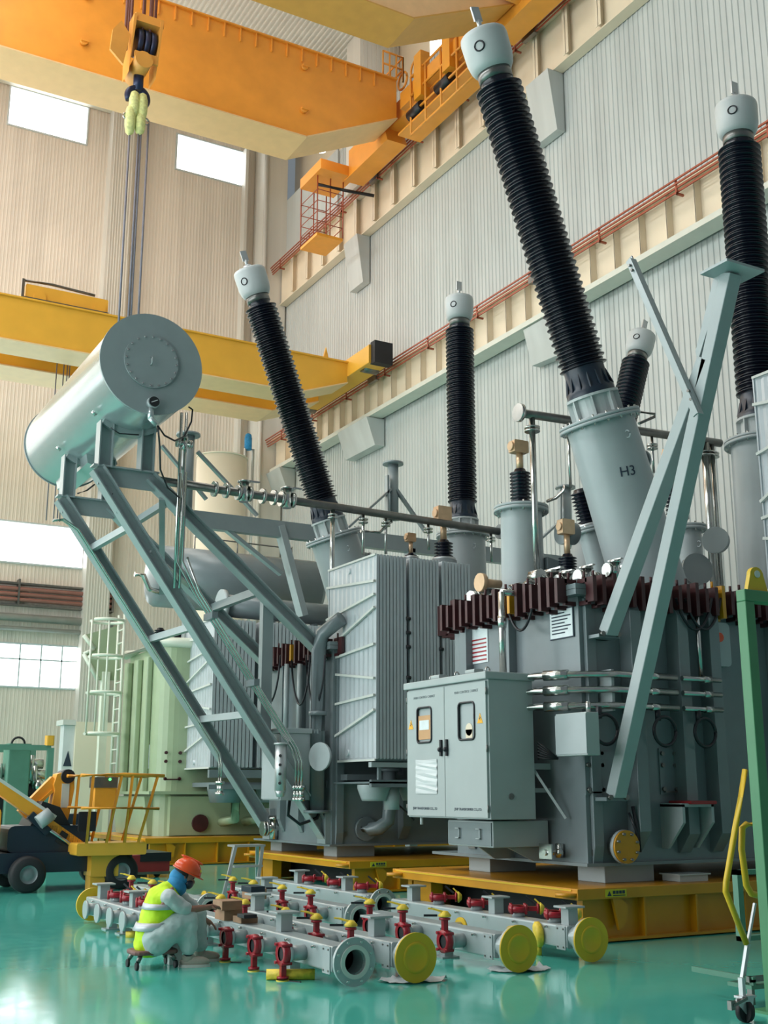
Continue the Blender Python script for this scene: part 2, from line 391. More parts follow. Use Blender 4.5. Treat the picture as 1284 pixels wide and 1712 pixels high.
# column corbels carrying the girders
def corbel(label, y, z, w_, h_, d_=.75, slope=.6):
    m = MB(); m.add([(XW-d_, y, z), (XW-d_, y+w_, z), (XW-.06, y+w_, z), (XW-.06, y, z), (XW-d_*.55, y, z-h_), (XW-d_*.55, y+w_, z-h_+slope), (XW-.06, y+w_, z-h_+slope), (XW-.06, y, z-h_)],
        [(0, 1, 2, 3), (4, 7, 6, 5), (0, 4, 5, 1), (1, 5, 6, 2), (2, 6, 7, 3), (3, 7, 4, 0)])
    tag(m.build('corbel', 'wall_sheet', None, bevel=.01), label, 'wall bracket')
corbel('tall pale bracket under the upper runway girder, right of the tallest bushing', 27.3, 25.2, 1.25, 2.2, .7, 0)
corbel('tall pale bracket under the upper runway girder, left of the vertical bushing', 40.9, 25.2, 1.25, 2.2, .7, 0)
corbel('short pale bracket under the lower runway girder beside the leftmost tilted bushing', 39.6, 16.45, 2.6, 1.15, .9, .0)
corbel('short pale bracket under the lower runway girder behind the tallest bushing', 27.6, 16.45, 1.5, 1.3, .7, .1)
corbel('short pale bracket under the far end of the lower runway girder', 48.2, 16.45, 1.9, 1.0, .9, .0)
# ------------------------------------------------------------------ orange upper crane
def girder(root, x0, x1, xt, ya, yb, z0, z1, zt, face, bottom, lugs=True, ribs=True):
    """box girder with a tapered right-hand end"""
    MB().prism([(x0, z0), (x1, z0), (xt, zt), (xt, z1), (x0, z1)], 1, ya, yb).build('girder', face, root)
    MB().box((x0, ya-.10, z1), (xt, yb+.1, z1+.06)).build('top_flange', face, root)
    m = MB().box((x0, ya-.07, z0-.05), (x1, yb+.07, z0)); m.beam((x1-.02, (ya+yb)/2, z0-.025), (xt, (ya+yb)/2, zt-.025), yb-ya+.14, .05, (0, 0, 1)); m.build('bottom_flange', bottom, root)
    if ribs:
        x = xt-1.0
        while x > 8.4:
            MB().box((x-.02, ya-.07, z1-.55), (x+.02, ya, z1)).build('rib', face, root); x -= .62
    if lugs:
        for lx in (8.0, 16.2):
            for lz in (z0+1.05, z1-.75):
                MB().cyl((lx, ya-.12, lz), (lx, ya, lz), .13, 12).box((lx-.1, ya-.16, lz-.02), (lx+.16, ya, lz+.06)).build('lug', face, root)
cr = thing('bridge_crane', 'orange upper bridge crane with two box girders high under the roof', 'crane', (10, 32, 25))
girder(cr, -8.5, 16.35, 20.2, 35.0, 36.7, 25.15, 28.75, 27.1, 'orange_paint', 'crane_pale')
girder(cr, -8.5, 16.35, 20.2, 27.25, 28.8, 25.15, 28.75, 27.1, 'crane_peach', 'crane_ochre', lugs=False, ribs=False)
# end trucks and walkway on the wall side
MB().rbox((20.5, 25.2, 27.35), (21.3, 39.6, 28.2), .03, 1).build('end_truck', 'orange_paint', cr)
for y in (26.4, 29.6, 34.6, 37.4, 39.0): MB().cyl((20.65, y, 27.55), (21.25, y, 27.55), .34, 18).build('wheel', 'dark_steel', cr)
for y0, y1 in ((35.9, 39.6), (25.2, 28.6)): MB().prism([(y0, 26.7), (y1, 26.7), (y1-.5, 27.4), (y0+.3, 27.5)], 0, 20.3, 21.2).build('bogie', 'orange_paint', cr)
def rails(root, pts, h, n, levels=(1, .55), r=.035, name='handrail', m='orange_paint'):
    for a, b in zip(pts[:-1], pts[1:]):
        a, b = V(a), V(b); mb_ = MB()
        for k in range(n+1):
            p = a.lerp(b, k/n); mb_.cyl(p, p+V((0, 0, h)), r, 6)
        for l in levels: mb_.cyl(a+V((0, 0, h*l)), b+V((0, 0, h*l)), r, 6)
        mb_.build(name, m, root)
MB().box((20.2, 29.0, 26.3), (21.2, 34.9, 26.38)).build('walkway', 'orange_paint', cr)
rails(cr, [(20.2, 33.9, 25.75), (20.2, 29.6, 25.75)], 2.5, 4, (1, .68, .36, .02), .05)
MB().box((20.25, 29.4, 27.4), (20.6, 34.8, 28.1)).build('walkway_beam', 'orange_paint', cr)
for y in (31.0, 33.0): MB().box((20.1, y, 27.0), (20.5, y+.5, 28.9)).build('gearbox', 'lift_orange', cr); MB().cyl((20.3, y+.2, 26.7), (20.3, y+1.1, 26.7), .22, 12).build('motor', 'black_plastic', cr)
rails(cr, [(19.6, 35.0, 28.8), (20.5, 35.0, 28.8), (20.5, 38, 28.8)], 1.1, 3, (1, .5), .04)
for y in (34.2, 35.2): MB().torus((20.6, y, 29.0), (1, 0, 0), .35, .05, 14, 6, 0, 360).build('ladder_hoop', 'orange_paint', cr)
MB().cyl((20.0, 26.2, 28.3), (21.0, 24.2, 28.3), .38, 16).build('drive_motor', 'dark_blue', cr)
rails(cr, [(19.7, 27.3, 28.9), (19.7, 25.0, 28.9), (21.0, 25.0, 28.9)], 1.1, 3, (1, .5), .04)
MB().prism([(25.0, 27.5), (27.1, 27.0), (27.1, 28.3), (25.0, 28.6)], 0, 19.6, 20.6).build('bogie', 'orange_paint', cr)
# maintenance cage below the crane's end
cg = MB()
c0 = PX(20.6, 520, 362); cy = 41.0
x0, x1, y0, y1, z0, z1 = 19.15, 20.35, 39.8, 41.4, 24.15, 26.9
MB().box((x0, y0, z0-.12), (x1, y1, z0)).build('cage_floor', 'lift_orange', cr)
for a, b in (((x0, y0), (x1, y0)), ((x1, y0), (x1, y1)), ((x0, y1), (x0, y0)), ((x1, y1), (x0, y1))):
    for l in (.2, .42, .64, .86): cg.cyl((a[0], a[1], z0+2.3*l), (b[0], b[1], z0+2.3*l), .02, 5)
for x in (x0, (x0+x1)/2, x1):
    for y in (y0, y1): cg.cyl((x, y, z0), (x, y, z1), .03, 6)
cg.build('cage_rail', 'rail_copper', cr)
MB().box((19.0, 39.2, 26.75), (20.6, 41.2, 27.2)).build('cage_hanger', 'orange_paint', cr)
MB().tube([(19.2, 39.9, 26.4), (20.2, 39.4, 26.15), (21.3, 38.8, 25.9)], .07, 6).build('current_collector', 'black_plastic', cr)
MB().cyl((18.7, 38.6, 27.3), (18.7, 38.6, 27.15), .22, 14).build('work_lamp', 'lamp_glow', cr)
# ------------------------------------------------------------------ hook block and slings
hb = thing('hook_block', 'orange hook block with dark sheaves hanging by ropes below the upper crane', 'hook block', (9.05, 32, 23.3))
X, Y_ = 9.1, 32.0
for x0_, x1_ in ((X-.40, X-.30), (X+.46, X+.56)):
    m = MB(); m.add([(x0_, Y_-.55, 25.3), (x1_, Y_-.55, 25.3), (x1_, Y_+.5, 25.3), (x0_, Y_+.5, 25.3), (x0_-.02, Y_-.35, 23.35), (x1_-.12, Y_-.35, 23.35), (x1_-.12, Y_+.35, 23.35), (x0_-.02, Y_+.35, 23.35)],
        [(0, 1, 2, 3), (7, 6, 5, 4), (0, 4, 5, 1), (1, 5, 6, 2), (2, 6, 7, 3), (3, 7, 4, 0)]); m.build('side_plate', 'crane_ochre', hb)
MB().box((X-.34, Y_-.5, 25.12), (X+.58, Y_+.5, 25.4)).box((X-.3, Y_-.5, 23.75), (X+.46, Y_-.42, 24.05)).build('cross_head', 'crane_ochre', hb)
for dx in (-.1, .12, .32): MB().cyl((X+dx-.08, Y_, 24.65), (X+dx+.08, Y_, 24.65), .46, 24).build('sheave', 'hook_dark', hb)
MB().cyl((X-.02, Y_-.6, 23.75), (X-.02, Y_+.6, 23.75), .28, 20).build('trunnion', 'crane_ochre', hb)
MB().prism([(X-1.05, 23.9), (X-.62, 23.5), (X-.45, 24.6), (X-.75, 25.0), (X-1.0, 24.6)], 1, Y_-.4, Y_-.3).build('guard_plate', 'crane_ochre', hb)
MB().cyl((X, Y_, 23.7), (X, Y_, 22.95), .16, 14).build('shank', 'hook_dark', hb)
MB().torus((X, Y_, 22.75), (0, 1, 0), .30, .12, 20, 8, -60, 210).build('hook', 'hook_dark', hb)
for i, dx in enumerate((-.55, -.42, -.28, -.02, .06, .14, .22, .34, .5)):
    MB().cyl((X+dx, Y_+(i % 3-1)*.2, 25.0 if dx > -.3 else 24.3), (X+dx, Y_+(i % 3-1)*.2, 34.2), .035 if i % 2 else .05, 6).build('hoist_rope', 'rope_brown', hb)
sl = thing('lifting_sling', 'pale yellow green round slings with steel ropes dropping from the crane hook', 'sling', (9.1, 32, 21.6))
for dx, z0, z1 in ((-.12, 22.9, 21.95), (.14, 22.9, 21.9), (-.22, 22.35, 21.3), (.10, 22.2, 21.4)):
    m = MB(); zc = (z0+z1)/2
    m.lathe([(.02, 0), (.13, .12), (.17, .35*(z0-z1)), (.17, .7*(z0-z1)), (.12, z0-z1-.08), (.02, z0-z1)], (X+dx, 31.9, z1), (0, 0, 1), 10); m.build('round_sling', 'sling', sl)
for px_ in (217, 232, 236, 248):
    q = PY(31.9, px_, 215); MB().cyl((q.x, 31.9, 13.6), (q.x, 31.9, 21.9), .035, 6).build('steel_rope', 'rope', sl)
for dx in (-.38, .3): MB().torus((X+dx*.9, 31.9, 21.95), (0, 1, 0), .1, .035, 12, 6).build('shackle', 'steel', sl)
# ------------------------------------------------------------------ yellow lower crane
lc = thing('bridge_crane', 'yellow lower bridge crane with twin girders crossing behind the grey conservator', 'crane', (10, 40, 17))
girder(lc, -8.5, 18.1, 20.2, 39.0, 40.3, 16.75, 18.3, 17.5, 'crane_yellow', 'crane_pale', lugs=False, ribs=False)
girder(lc, -8.5, 18.1, 20.2, 41.6, 43.1, 16.75, 18.3, 17.5, 'crane_yellow', 'crane_pale', lugs=False, ribs=False)
MB().rbox((20.2, 37.2, 17.75), (21.05, 44.6, 18.5), .03, 1).build('end_truck', 'crane_yellow', lc)
MB().box((20.3, 36.9, 17.7), (21.1, 37.25, 18.6)).build('buffer', 'rubber', lc)
for y in (38, 43.6): MB().cyl((20.35, y, 17.95), (21.0, y, 17.95), .3, 16).build('wheel', 'dark_steel', lc)
MB().box((18.6, 39.2, 18.3), (19.4, 40.2, 18.36)).build('walkway', 'crane_yellow', lc)
MB().prism([(19.2, 18.3), (19.5, 18.3), (19.35, 18.9)], 1, 39.2, 39.3).build('stop_plate', 'crane_yellow', lc)
tr = thing('crane_trolley', 'low yellow hoist trolley standing on the lower yellow crane girders', 'trolley', (9, 41, 18.5))
p0, p1 = PY(39.3, 42, 498), PY(39.3, 180, 524)
MB().rbox((p0.x, 39.3, 18.52), (p1.x, 42.9, 19.05), .05, 1).build('frame', 'crane_yellow', tr)
MB().box((p0.x-.1, 39.2, 18.45), (p1.x, 39.3, 18.53)).box((p0.x-.15, 39.25, 18.5), (p0.x-.05, 39.35, 19.2)).tube([(p0.x-.1, 39.3, 19.15), (p0.x+.9, 39.3, 19.2), (p1.x-.5, 39.3, 19.12)], .05, 6).build('edge_trim', 'dark_steel', tr)
for x in (p0.x+.5, p1.x-.3): MB().cyl((x, 39.25, 18.62), (x, 39.3, 18.62), .22, 14).build('wheel', 'crane_yellow', tr)
for px in (89, 101, 107, 111):
    q = PY(41, px, 700); MB().cyl((q.x, 41, 11.0), (q.x, 41, 18.6), .022, 5).build('rope', 'rope', tr)
# ------------------------------------------------------------------ yellow transport bases
def base(label, x0, x1, y0, y1, zt, sign=True):
    r_ = thing('transport_base', label, 'platform', (x0, y0, 0))
    MB().box((x0, y0, zt-.12), (x1, y1, zt)).build('deck', 'base_yellow', r_, bevel=.008)
    MB().box((x0-.008, y0+.1, zt-.03), (x0+.0, y1-.1, zt-.012)).build('deck_edge_strip', 'flange_yellow', r_)
    for y in (y0+.16, y1-.22): MB().box((x0+.15, y-.05, 0.015), (x1, y+.05, zt-.12)).build('side_beam', 'base_yellow', r_)
    for y in (y0+.16, y1-.22):
        x = x0+.95
        while x < min(x1, x0+7): MB().box((x-.012, y-.15, .02), (x+.012, y-.05, zt-.12)).build('rib', 'base_yellow', r_); x += .78
    MB().box((x0+.15, y0+.0, .015), (x1, y0+.3, .045)).build('foot_flange', 'base_yellow', r_)
    MB().box((x0+.75, y0+.3, .05), (x0+3.2, y1-.3, zt-.16)).build('shade_block', 'rubber', r_)  # added black block, stands in for the deep shade under the deck
    MB().box((x0+.16, y1-.75, .02), (x0+.34, y1-.3, zt-.12)).build('end_leg', 'base_yellow', r_)
    MB().prism([(x0+.58, .12), (x0+.68, .2), (x0+.72, zt-.2), (x0+.62, zt-.12), (x0+.5, zt-.12)], 1, y0+.02, y0+.06).build('lug', 'base_yellow', r_)
    for y in (y0+.15, y1-.15): MB().cyl((x0-.03, y, zt-.085), (x0-.03, y, zt-.045), .13, 18).build('tie_down', 'base_yellow', r_)
    if sign:
        sg = MB().box((x0+.38, y0-.006, zt-.10), (x0+.68, y0, zt-.02)).build('warning_label', 'sign_yellow', r_)
        MB().prism([(x0+.405, zt-.088), (x0+.465, zt-.088), (x0+.435, zt-.035)], 1, y0-.009, y0-.006).build('warning_triangle', 'text_dark', sg)
        m = MB()
        for k in range(4): m.box((x0+.485+k*.045, y0-.009, zt-.068), (x0+.52+k*.045, y0-.006, zt-.034))
        m.box((x0+.485, y0-.009, zt-.09), (x0+.66, y0-.006, zt-.08)); m.build('lettering', 'text_dark', sg)
    return r_
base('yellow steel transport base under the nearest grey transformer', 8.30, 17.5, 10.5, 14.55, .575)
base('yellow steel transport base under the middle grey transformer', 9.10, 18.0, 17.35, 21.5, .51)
# ------------------------------------------------------------------ transformer tanks
def tank(label, x0, x1, y0, y1, zb, zf, ribs_x, ribs_y, m='grey_paint', ch=.45):
    r_ = thing('transformer_tank', label, 'transformer tank', (x0, y0, zb))
    foot = [(x0, y0), (x1, y0), (x1, y1), (x0+ch, y1), (x0, y1-ch*1.2)]
    MB().prism(foot, 2, zb, zf-.07).build('tank_wall', m, r_)
    e = .14
    fl = [(x0-e, y0-e), (x1+e, y0-e), (x1+e, y1+e), (x0+ch-e*.3, y1+e), (x0-e, y1-ch*1.1)]
    MB().prism(fl, 2, zf-.07, zf-.005).build('tank_flange', m, r_); MB().prism(fl, 2, zf, zf+.06).build('cover_flange', m, r_)
    MB().prism([(x0-.1, zb-.03)]*0+[(x0-.07, zb), (x1, zb), (x1, zb+.035), (x0-.07, zb+.035)], 1, y0-.07, y1).build('bottom_plate', m, r_)
    for x, wd, dp, zl in ribs_x:     # on the face looking to -Y
        MB().prism([(y0, zb+zl), (y0-dp*.2, zb+zl), (y0-dp, zb+zl+.22), (y0-dp, zf-.22), (y0-dp*.7, zf-.1), (y0, zf-.09)], 0, x, x+wd).build('stiffener', m, r_, bevel=.006)
    for y, wd, dp, zl in ribs_y:     # on the face looking to -X
        MB().prism([(x0, zb+zl), (x0-dp*.2, zb+zl), (x0-dp, zb+zl+.22), (x0-dp, zf-.22), (x0-dp*.7, zf-.1), (x0, zf-.09)], 1, y, y+wd).build('stiffener', m, r_, bevel=.006)
    return r_
def clamps(root, x0, x1, y0, y1, zf, nx, ny, ch=.45):
    e = .17; k = 0
    def one(x, y, d, m='clamp_red'):
        d = V(d); t = V((-d.y, d.x, 0)); p = V((x, y, zf)); hh = .16+.03*((k*7) % 3)
        mb_ = MB(); mb_.beam(p-V((0, 0, hh))-d*.02, p+V((0, 0, hh-.02))-d*.02, .055, .15, d)
        for z in (-hh, hh-.05): mb_.beam(p+V((0, 0, z))-d*.06, p+V((0, 0, z))+d*-.24, .055, .05, (0, 0, 1))
        mb_.cyl(p+V((0, 0, hh-.03))-d*-.0+d*-.14, p+V((0, 0, hh+.06))-d*.14, .018, 6)
        mb_.build('clamp', m, root)
    for i in range(nx):
        x = x0+.05+(x1-x0)*i/nx; one(x+random.uniform(-.02, .02), y0-e-.05, (0, -1, 0), 'base_yellow' if i == 14 else 'clamp_red'); k += 1
    yy1 = y1-ch*1.2
    for i in range(ny):
        y = y0+(yy1-y0)*(i+.5)/ny; one(x0-e-.05, y+random.uniform(-.02, .02), (-1, 0, 0), 'base_yellow' if i == 6 else 'clamp_red'); k += 1
    for i in range(3):
        t = (i+.5)/3; one(x0-e+(ch)*t, yy1+ch*1.2*t+.1, V((-1, .8, 0)).normalized()); k += 1
XA, YA, ZA, ZFA = 8.80, 10.92, .775, 3.96
def pxx(px, y=10.8): return PY(y, px, 1300).x
ta = tank('large grey transformer tank nearest the camera with dark red clamps along its lid', XA, 16.6, YA, 14.2, ZA, ZFA,
     [(8.86, .14, .06, 0), (pxx(1057), .17, .22, .16), (pxx(1138), .17, .22, .12), (pxx(1192), .17, .22, .12), (11.9, .17, .2, .1)],
     [(12.2, .16, .12, .1), (13.2, .16, .12, .1)])
clamps(ta, XA, 12.4, YA, 14.2, ZFA, 24, 17)
# skids and jacking lug
for i, (xx, yy) in enumerate(((9.1, 11.0), (9.0, 13.2))):
    MB().box((xx, yy, .575), (xx+.75, yy+.5, ZA)).build('skid', 'grey_paint_light', ta, bevel=.01)
lg = MB()
for xx in (pxx(1122, 10.7), pxx(1170, 10.7)): lg.prism([(YA, .95), (YA-.10, .95), (YA-.38, 1.25), (YA-.38, 1.46), (YA, 1.46)], 0, xx, xx+.04)
lg.box((pxx(1122, 10.7), YA-.38, 1.43), (pxx(1170, 10.7)+.04, YA, 1.47)); lg.build('jacking_lug', 'grey_paint_light', ta)
MB().rbox((pxx(1147, 10.55), YA-.43, 1.46), (pxx(1190, 10.55), YA-.05, 1.50), .02, 1).build('edge_guard', 'red_paint', ta)
# bolted hatches
for px in (995, 1119):
    p = PY(YA-.03, px, 1288); w_ = .14
    h = MB().box((p.x-w_, YA-.02, p.z-.28), (p.x+w_, YA, p.z+.26)).build('hatch', 'grey_paint', ta)
    m = MB()
    for dx in (-.1, .1):
        for dz in (-.22, .06, .2): m.cyl((p.x+dx, YA-.05, p.z+dz), (p.x+dx, YA-.02, p.z+dz), .026, 8)
    m.box((p.x-.1, YA-.06, p.z-.26), (p.x+.1, YA-.02, p.z-.24)); m.build('hatch_bolts', 'dark_steel', h)
# nameplate on the -X face and large data plate
def plate(root, name, cx, y0, y1, z0, z1, m='paper', fr='text_dark', lines=7):
    f_ = MB().box((cx-.012, y0, z0), (cx, y1, z1)).build(name, fr, root)
    MB().box((cx-.016, y0+.012, z0+.012), (cx-.012, y1-.012, z1-.012)).build('plate_face', m, f_)
    t = MB()
    for k in range(lines):
        z = z1-.05-(z1-z0-.08)*k/lines; t.box((cx-.018, y1-.05-(y1-y0)*(.55+.25*((k*5) % 3)/2), z-.010), (cx-.016, y1-.05, z+.006))
    t.build('lettering', 'text_dark', f_)
pa, pb = PX(XA, 920, 1025), PX(XA, 961, 1060)
plate(ta, 'rating_plate', XA-.005, pb.y, pa.y, pb.z-.03, pa.z+.02)
pa, pb = PX(XA, 785, 1058), PX(XA, 817, 1100)
f_ = MB().box((XA-.012, pb.y, pb.z-.05), (XA, pa.y, pa.z+.04)).build('diagram_plate', 'paper', ta)
m = MB()
for k in range(6): m.box((XA-.016, pb.y+.03, pb.z-.02+k*.055), (XA-.012, pa.y-.03, pb.z+k*.055))
m.build('lettering', 'valve_red', f_)
# drain flange (yellow) with hanging strap
p = PY(YA-.2, 1049, 1416)
d_ = MB().cyl((p.x, YA, p.z), (p.x, YA-.16, p.z), .13, 20).cyl((p.x, YA-.12, p.z), (p.x, YA-.17, p.z), .19, 24).build('drain_valve', 'grey_paint_light', ta)
m = MB().cyl((p.x, YA-.17, p.z), (p.x, YA-.20, p.z), .185, 24); m.build('blind_flange', 'base_yellow', d_)
m = MB()
for k in range(8): t = R(45*k+20); MB().cyl((p.x+.15*math.cos(t), YA-.23, p.z+.15*math.sin(t)), (p.x+.15*math.cos(t), YA-.1, p.z+.15*math.sin(t)), .017, 6).build('bolt', 'dark_steel', d_)
MB().tube([(p.x+.2, YA-.18, p.z-.06), (p.x+.17, YA-.2, p.z+.15), (p.x+.14, YA-.16, p.z+.45)], .022, 6).tube([(p.x+.2, YA-.18, p.z), (p.x+.13, YA-.2, p.z+.2), (p.x+.08, YA-.16, p.z+.38)], .016, 6).build('strap', 'black_plastic', ta)
# small drain cock low on the left corner
p = PX(XA-.1, 930, 1425)
m = MB().box((p.x-.16, p.y-.12, p.z-.07), (p.x-.14, p.y+.12, p.z+.10)).cyl((XA, p.y, p.z), (p.x-.18, p.y, p.z), .035, 10).cyl((XA-.05, p.y, p.z-.06), (XA-.05, p.y, p.z+.1), .05, 10)
m.ball((p.x-.03, p.y-.1, p.z), .05, n=8, m=6); m.build('drain_cock', 'steel', ta)
p = PY(YA-.01, 996, 1425); MB().box((p.x-.05, YA-.02, p.z-.04), (p.x+.05, YA, p.z+.03)).build('earth_pad', 'dark_steel', ta)
# lid (slightly raised) with bolted details
MB().prism([(XA+.05, YA+.05), (16.4, YA+.05), (16.4, 14.0), (XA+.5, 14.0), (XA+.05, 13.4)], 2, ZFA+.06, ZFA+.16).build('lid', 'grey_paint', ta)
def vfit(root, c, s=1, nm='fitting'):
    """a small flanged valve"""
    c = V(c); m = MB(); m.cyl(c-V((0, 0, .12))*s, c+V((0, 0, .1))*s, .05*s, 10); m.cyl(c-V((.14, 0, 0))*s, c+V((.14, 0, 0))*s, .05*s, 10)
    for k in (-.14, -.1, .1, .14): m.cyl(c+V((k-.012, 0, 0))*s, c+V((k+.012, 0, 0))*s, .085*s, 12)
    m.cyl(c+V((0, 0, .1))*s, c+V((0, 0, .13))*s, .07*s, 12); m.box(c+V((-.02, -.12, .13))*s, c+V((.02, .12, .145))*s); return m.build(nm, 'steel', root)
for px, py, s in ((812, 968, 1.8), (862, 975, 1.1), (905, 945, 1.4), (925, 958, 1.6), (948, 965, 1.1), (795, 985, 1.0), (982, 958, 1.1), (1030, 962, 1)):
    q = PX(XA+.45, px, py); vfit(ta, (q.x, q.y, ZFA+.25), s)
q = PX(XA+.1, 806, 974); MB().cyl((q.x-.05, q.y, q.z), (q.x+.02, q.y, q.z), .13, 14).cyl((q.x, q.y, q.z), (q.x+.3, q.y, q.z), .06, 10).build('blank_flange', 'tan_brass', ta)
MB().cyl(PX(XA+.2, 868, 988), PX(XA+.2, 900, 962), .05, 8).cyl(PX(XA+.2, 890, 965), PX(XA+.2, 905, 962), .09, 8).build('lever', 'steel', ta)
for px in (868, 1160, 1175):   # hanging black cables on the tank side
    a, b = (PX(XA-.2, px-22, 1003), PX(XA-.2, px+24, 1000)) if px < 1000 else (PY(YA-.25, px-30, 1000), PY(YA-.25, px+30, 1000))
    pts = [a.lerp(b, t/10)-V((0, 0, .40*math.sin(math.pi*t/10)**.7)) for t in range(11)]
    MB().tube(pts, .018, 6).build('hanging_cable', 'black_plastic', ta)
# vertical steel conduit standing before the -X face
a = PX(XA-.45, 838, 990); MB().cyl((a.x, a.y, 3.0), (a.x, a.y, a.z), .045, 12).cyl((a.x, a.y, a.z), (a.x+.4, a.y, a.z), .04, 12).cyl((a.x, a.y, a.z-.3), (a.x, a.y, a.z-.45), .055, 12).cyl((a.x, a.y, a.z-1.05), (a.x, a.y, a.z-1.2), .055, 12).build('conduit_riser', 'steel', ta)
# three horizontal conduits wrapped round the corner
cz = [PY(10.62, 1110, y).z for y in (1132, 1157, 1183)]
for z in cz:
    m = MB(); yy = 10.62
    m.tube([(8.42, 13.3, z), (8.42, 11.3, z), (8.55, 11.0, z), (9.05, yy, z), (pxx(1140, yy), yy, z)], .042, 10)
    m.cyl((8.47, 11.2, z), (8.62, 10.93, z), .062, 12); m.cyl((9.6, yy, z), (9.75, yy, z), .046, 10); m.cyl((pxx(1150, yy), yy, z), (pxx(1215, yy), yy, z), .032, 10); m.cyl((pxx(1186, yy), yy, z), (pxx(1198, yy), yy, z), .046, 10)
    m.build('conduit', 'steel', ta)
for xx in (pxx(1028, 10.7),): MB().box((xx-.02, 10.66, cz[2]-.06), (xx+.02, YA, cz[0]+.06)).build('conduit_bracket', 'grey_paint_light', ta)
for px in (1012, 1110, 1177):
    p = PY(10.6, px, 1190); x = p.x; z = cz[2]
    m = MB(); m.cyl((x-.08, 10.62, z-.02), (x-.08, 10.62, z-.16), .035, 8); m.torus((x, 10.6, z-.28), (0, 1, 0), .17, .022, 24, 6, 0, 360); m.build('flexible_loop', 'black_plastic', ta)
p = PY(YA-.2, 1207, 1075); MB().rbox((p.x-.22, YA-.1, p.z-.28), (p.x+.25, YA-.02, p.z+.28), .06, 1).build('gauge_box', 'grey_paint_light', ta)
MB().cyl((p.x+.02, YA-.16, p.z+.08), (p.x+.02, YA-.10, p.z+.08), .06, 14).build('indicator', 'helmet', ta)
p = PY(10.7, 1164, 1010); MB().cyl((p.x, 10.7, cz[0]), (p.x, 10.7, p.z), .03, 10).build('conduit_riser', 'steel', ta)
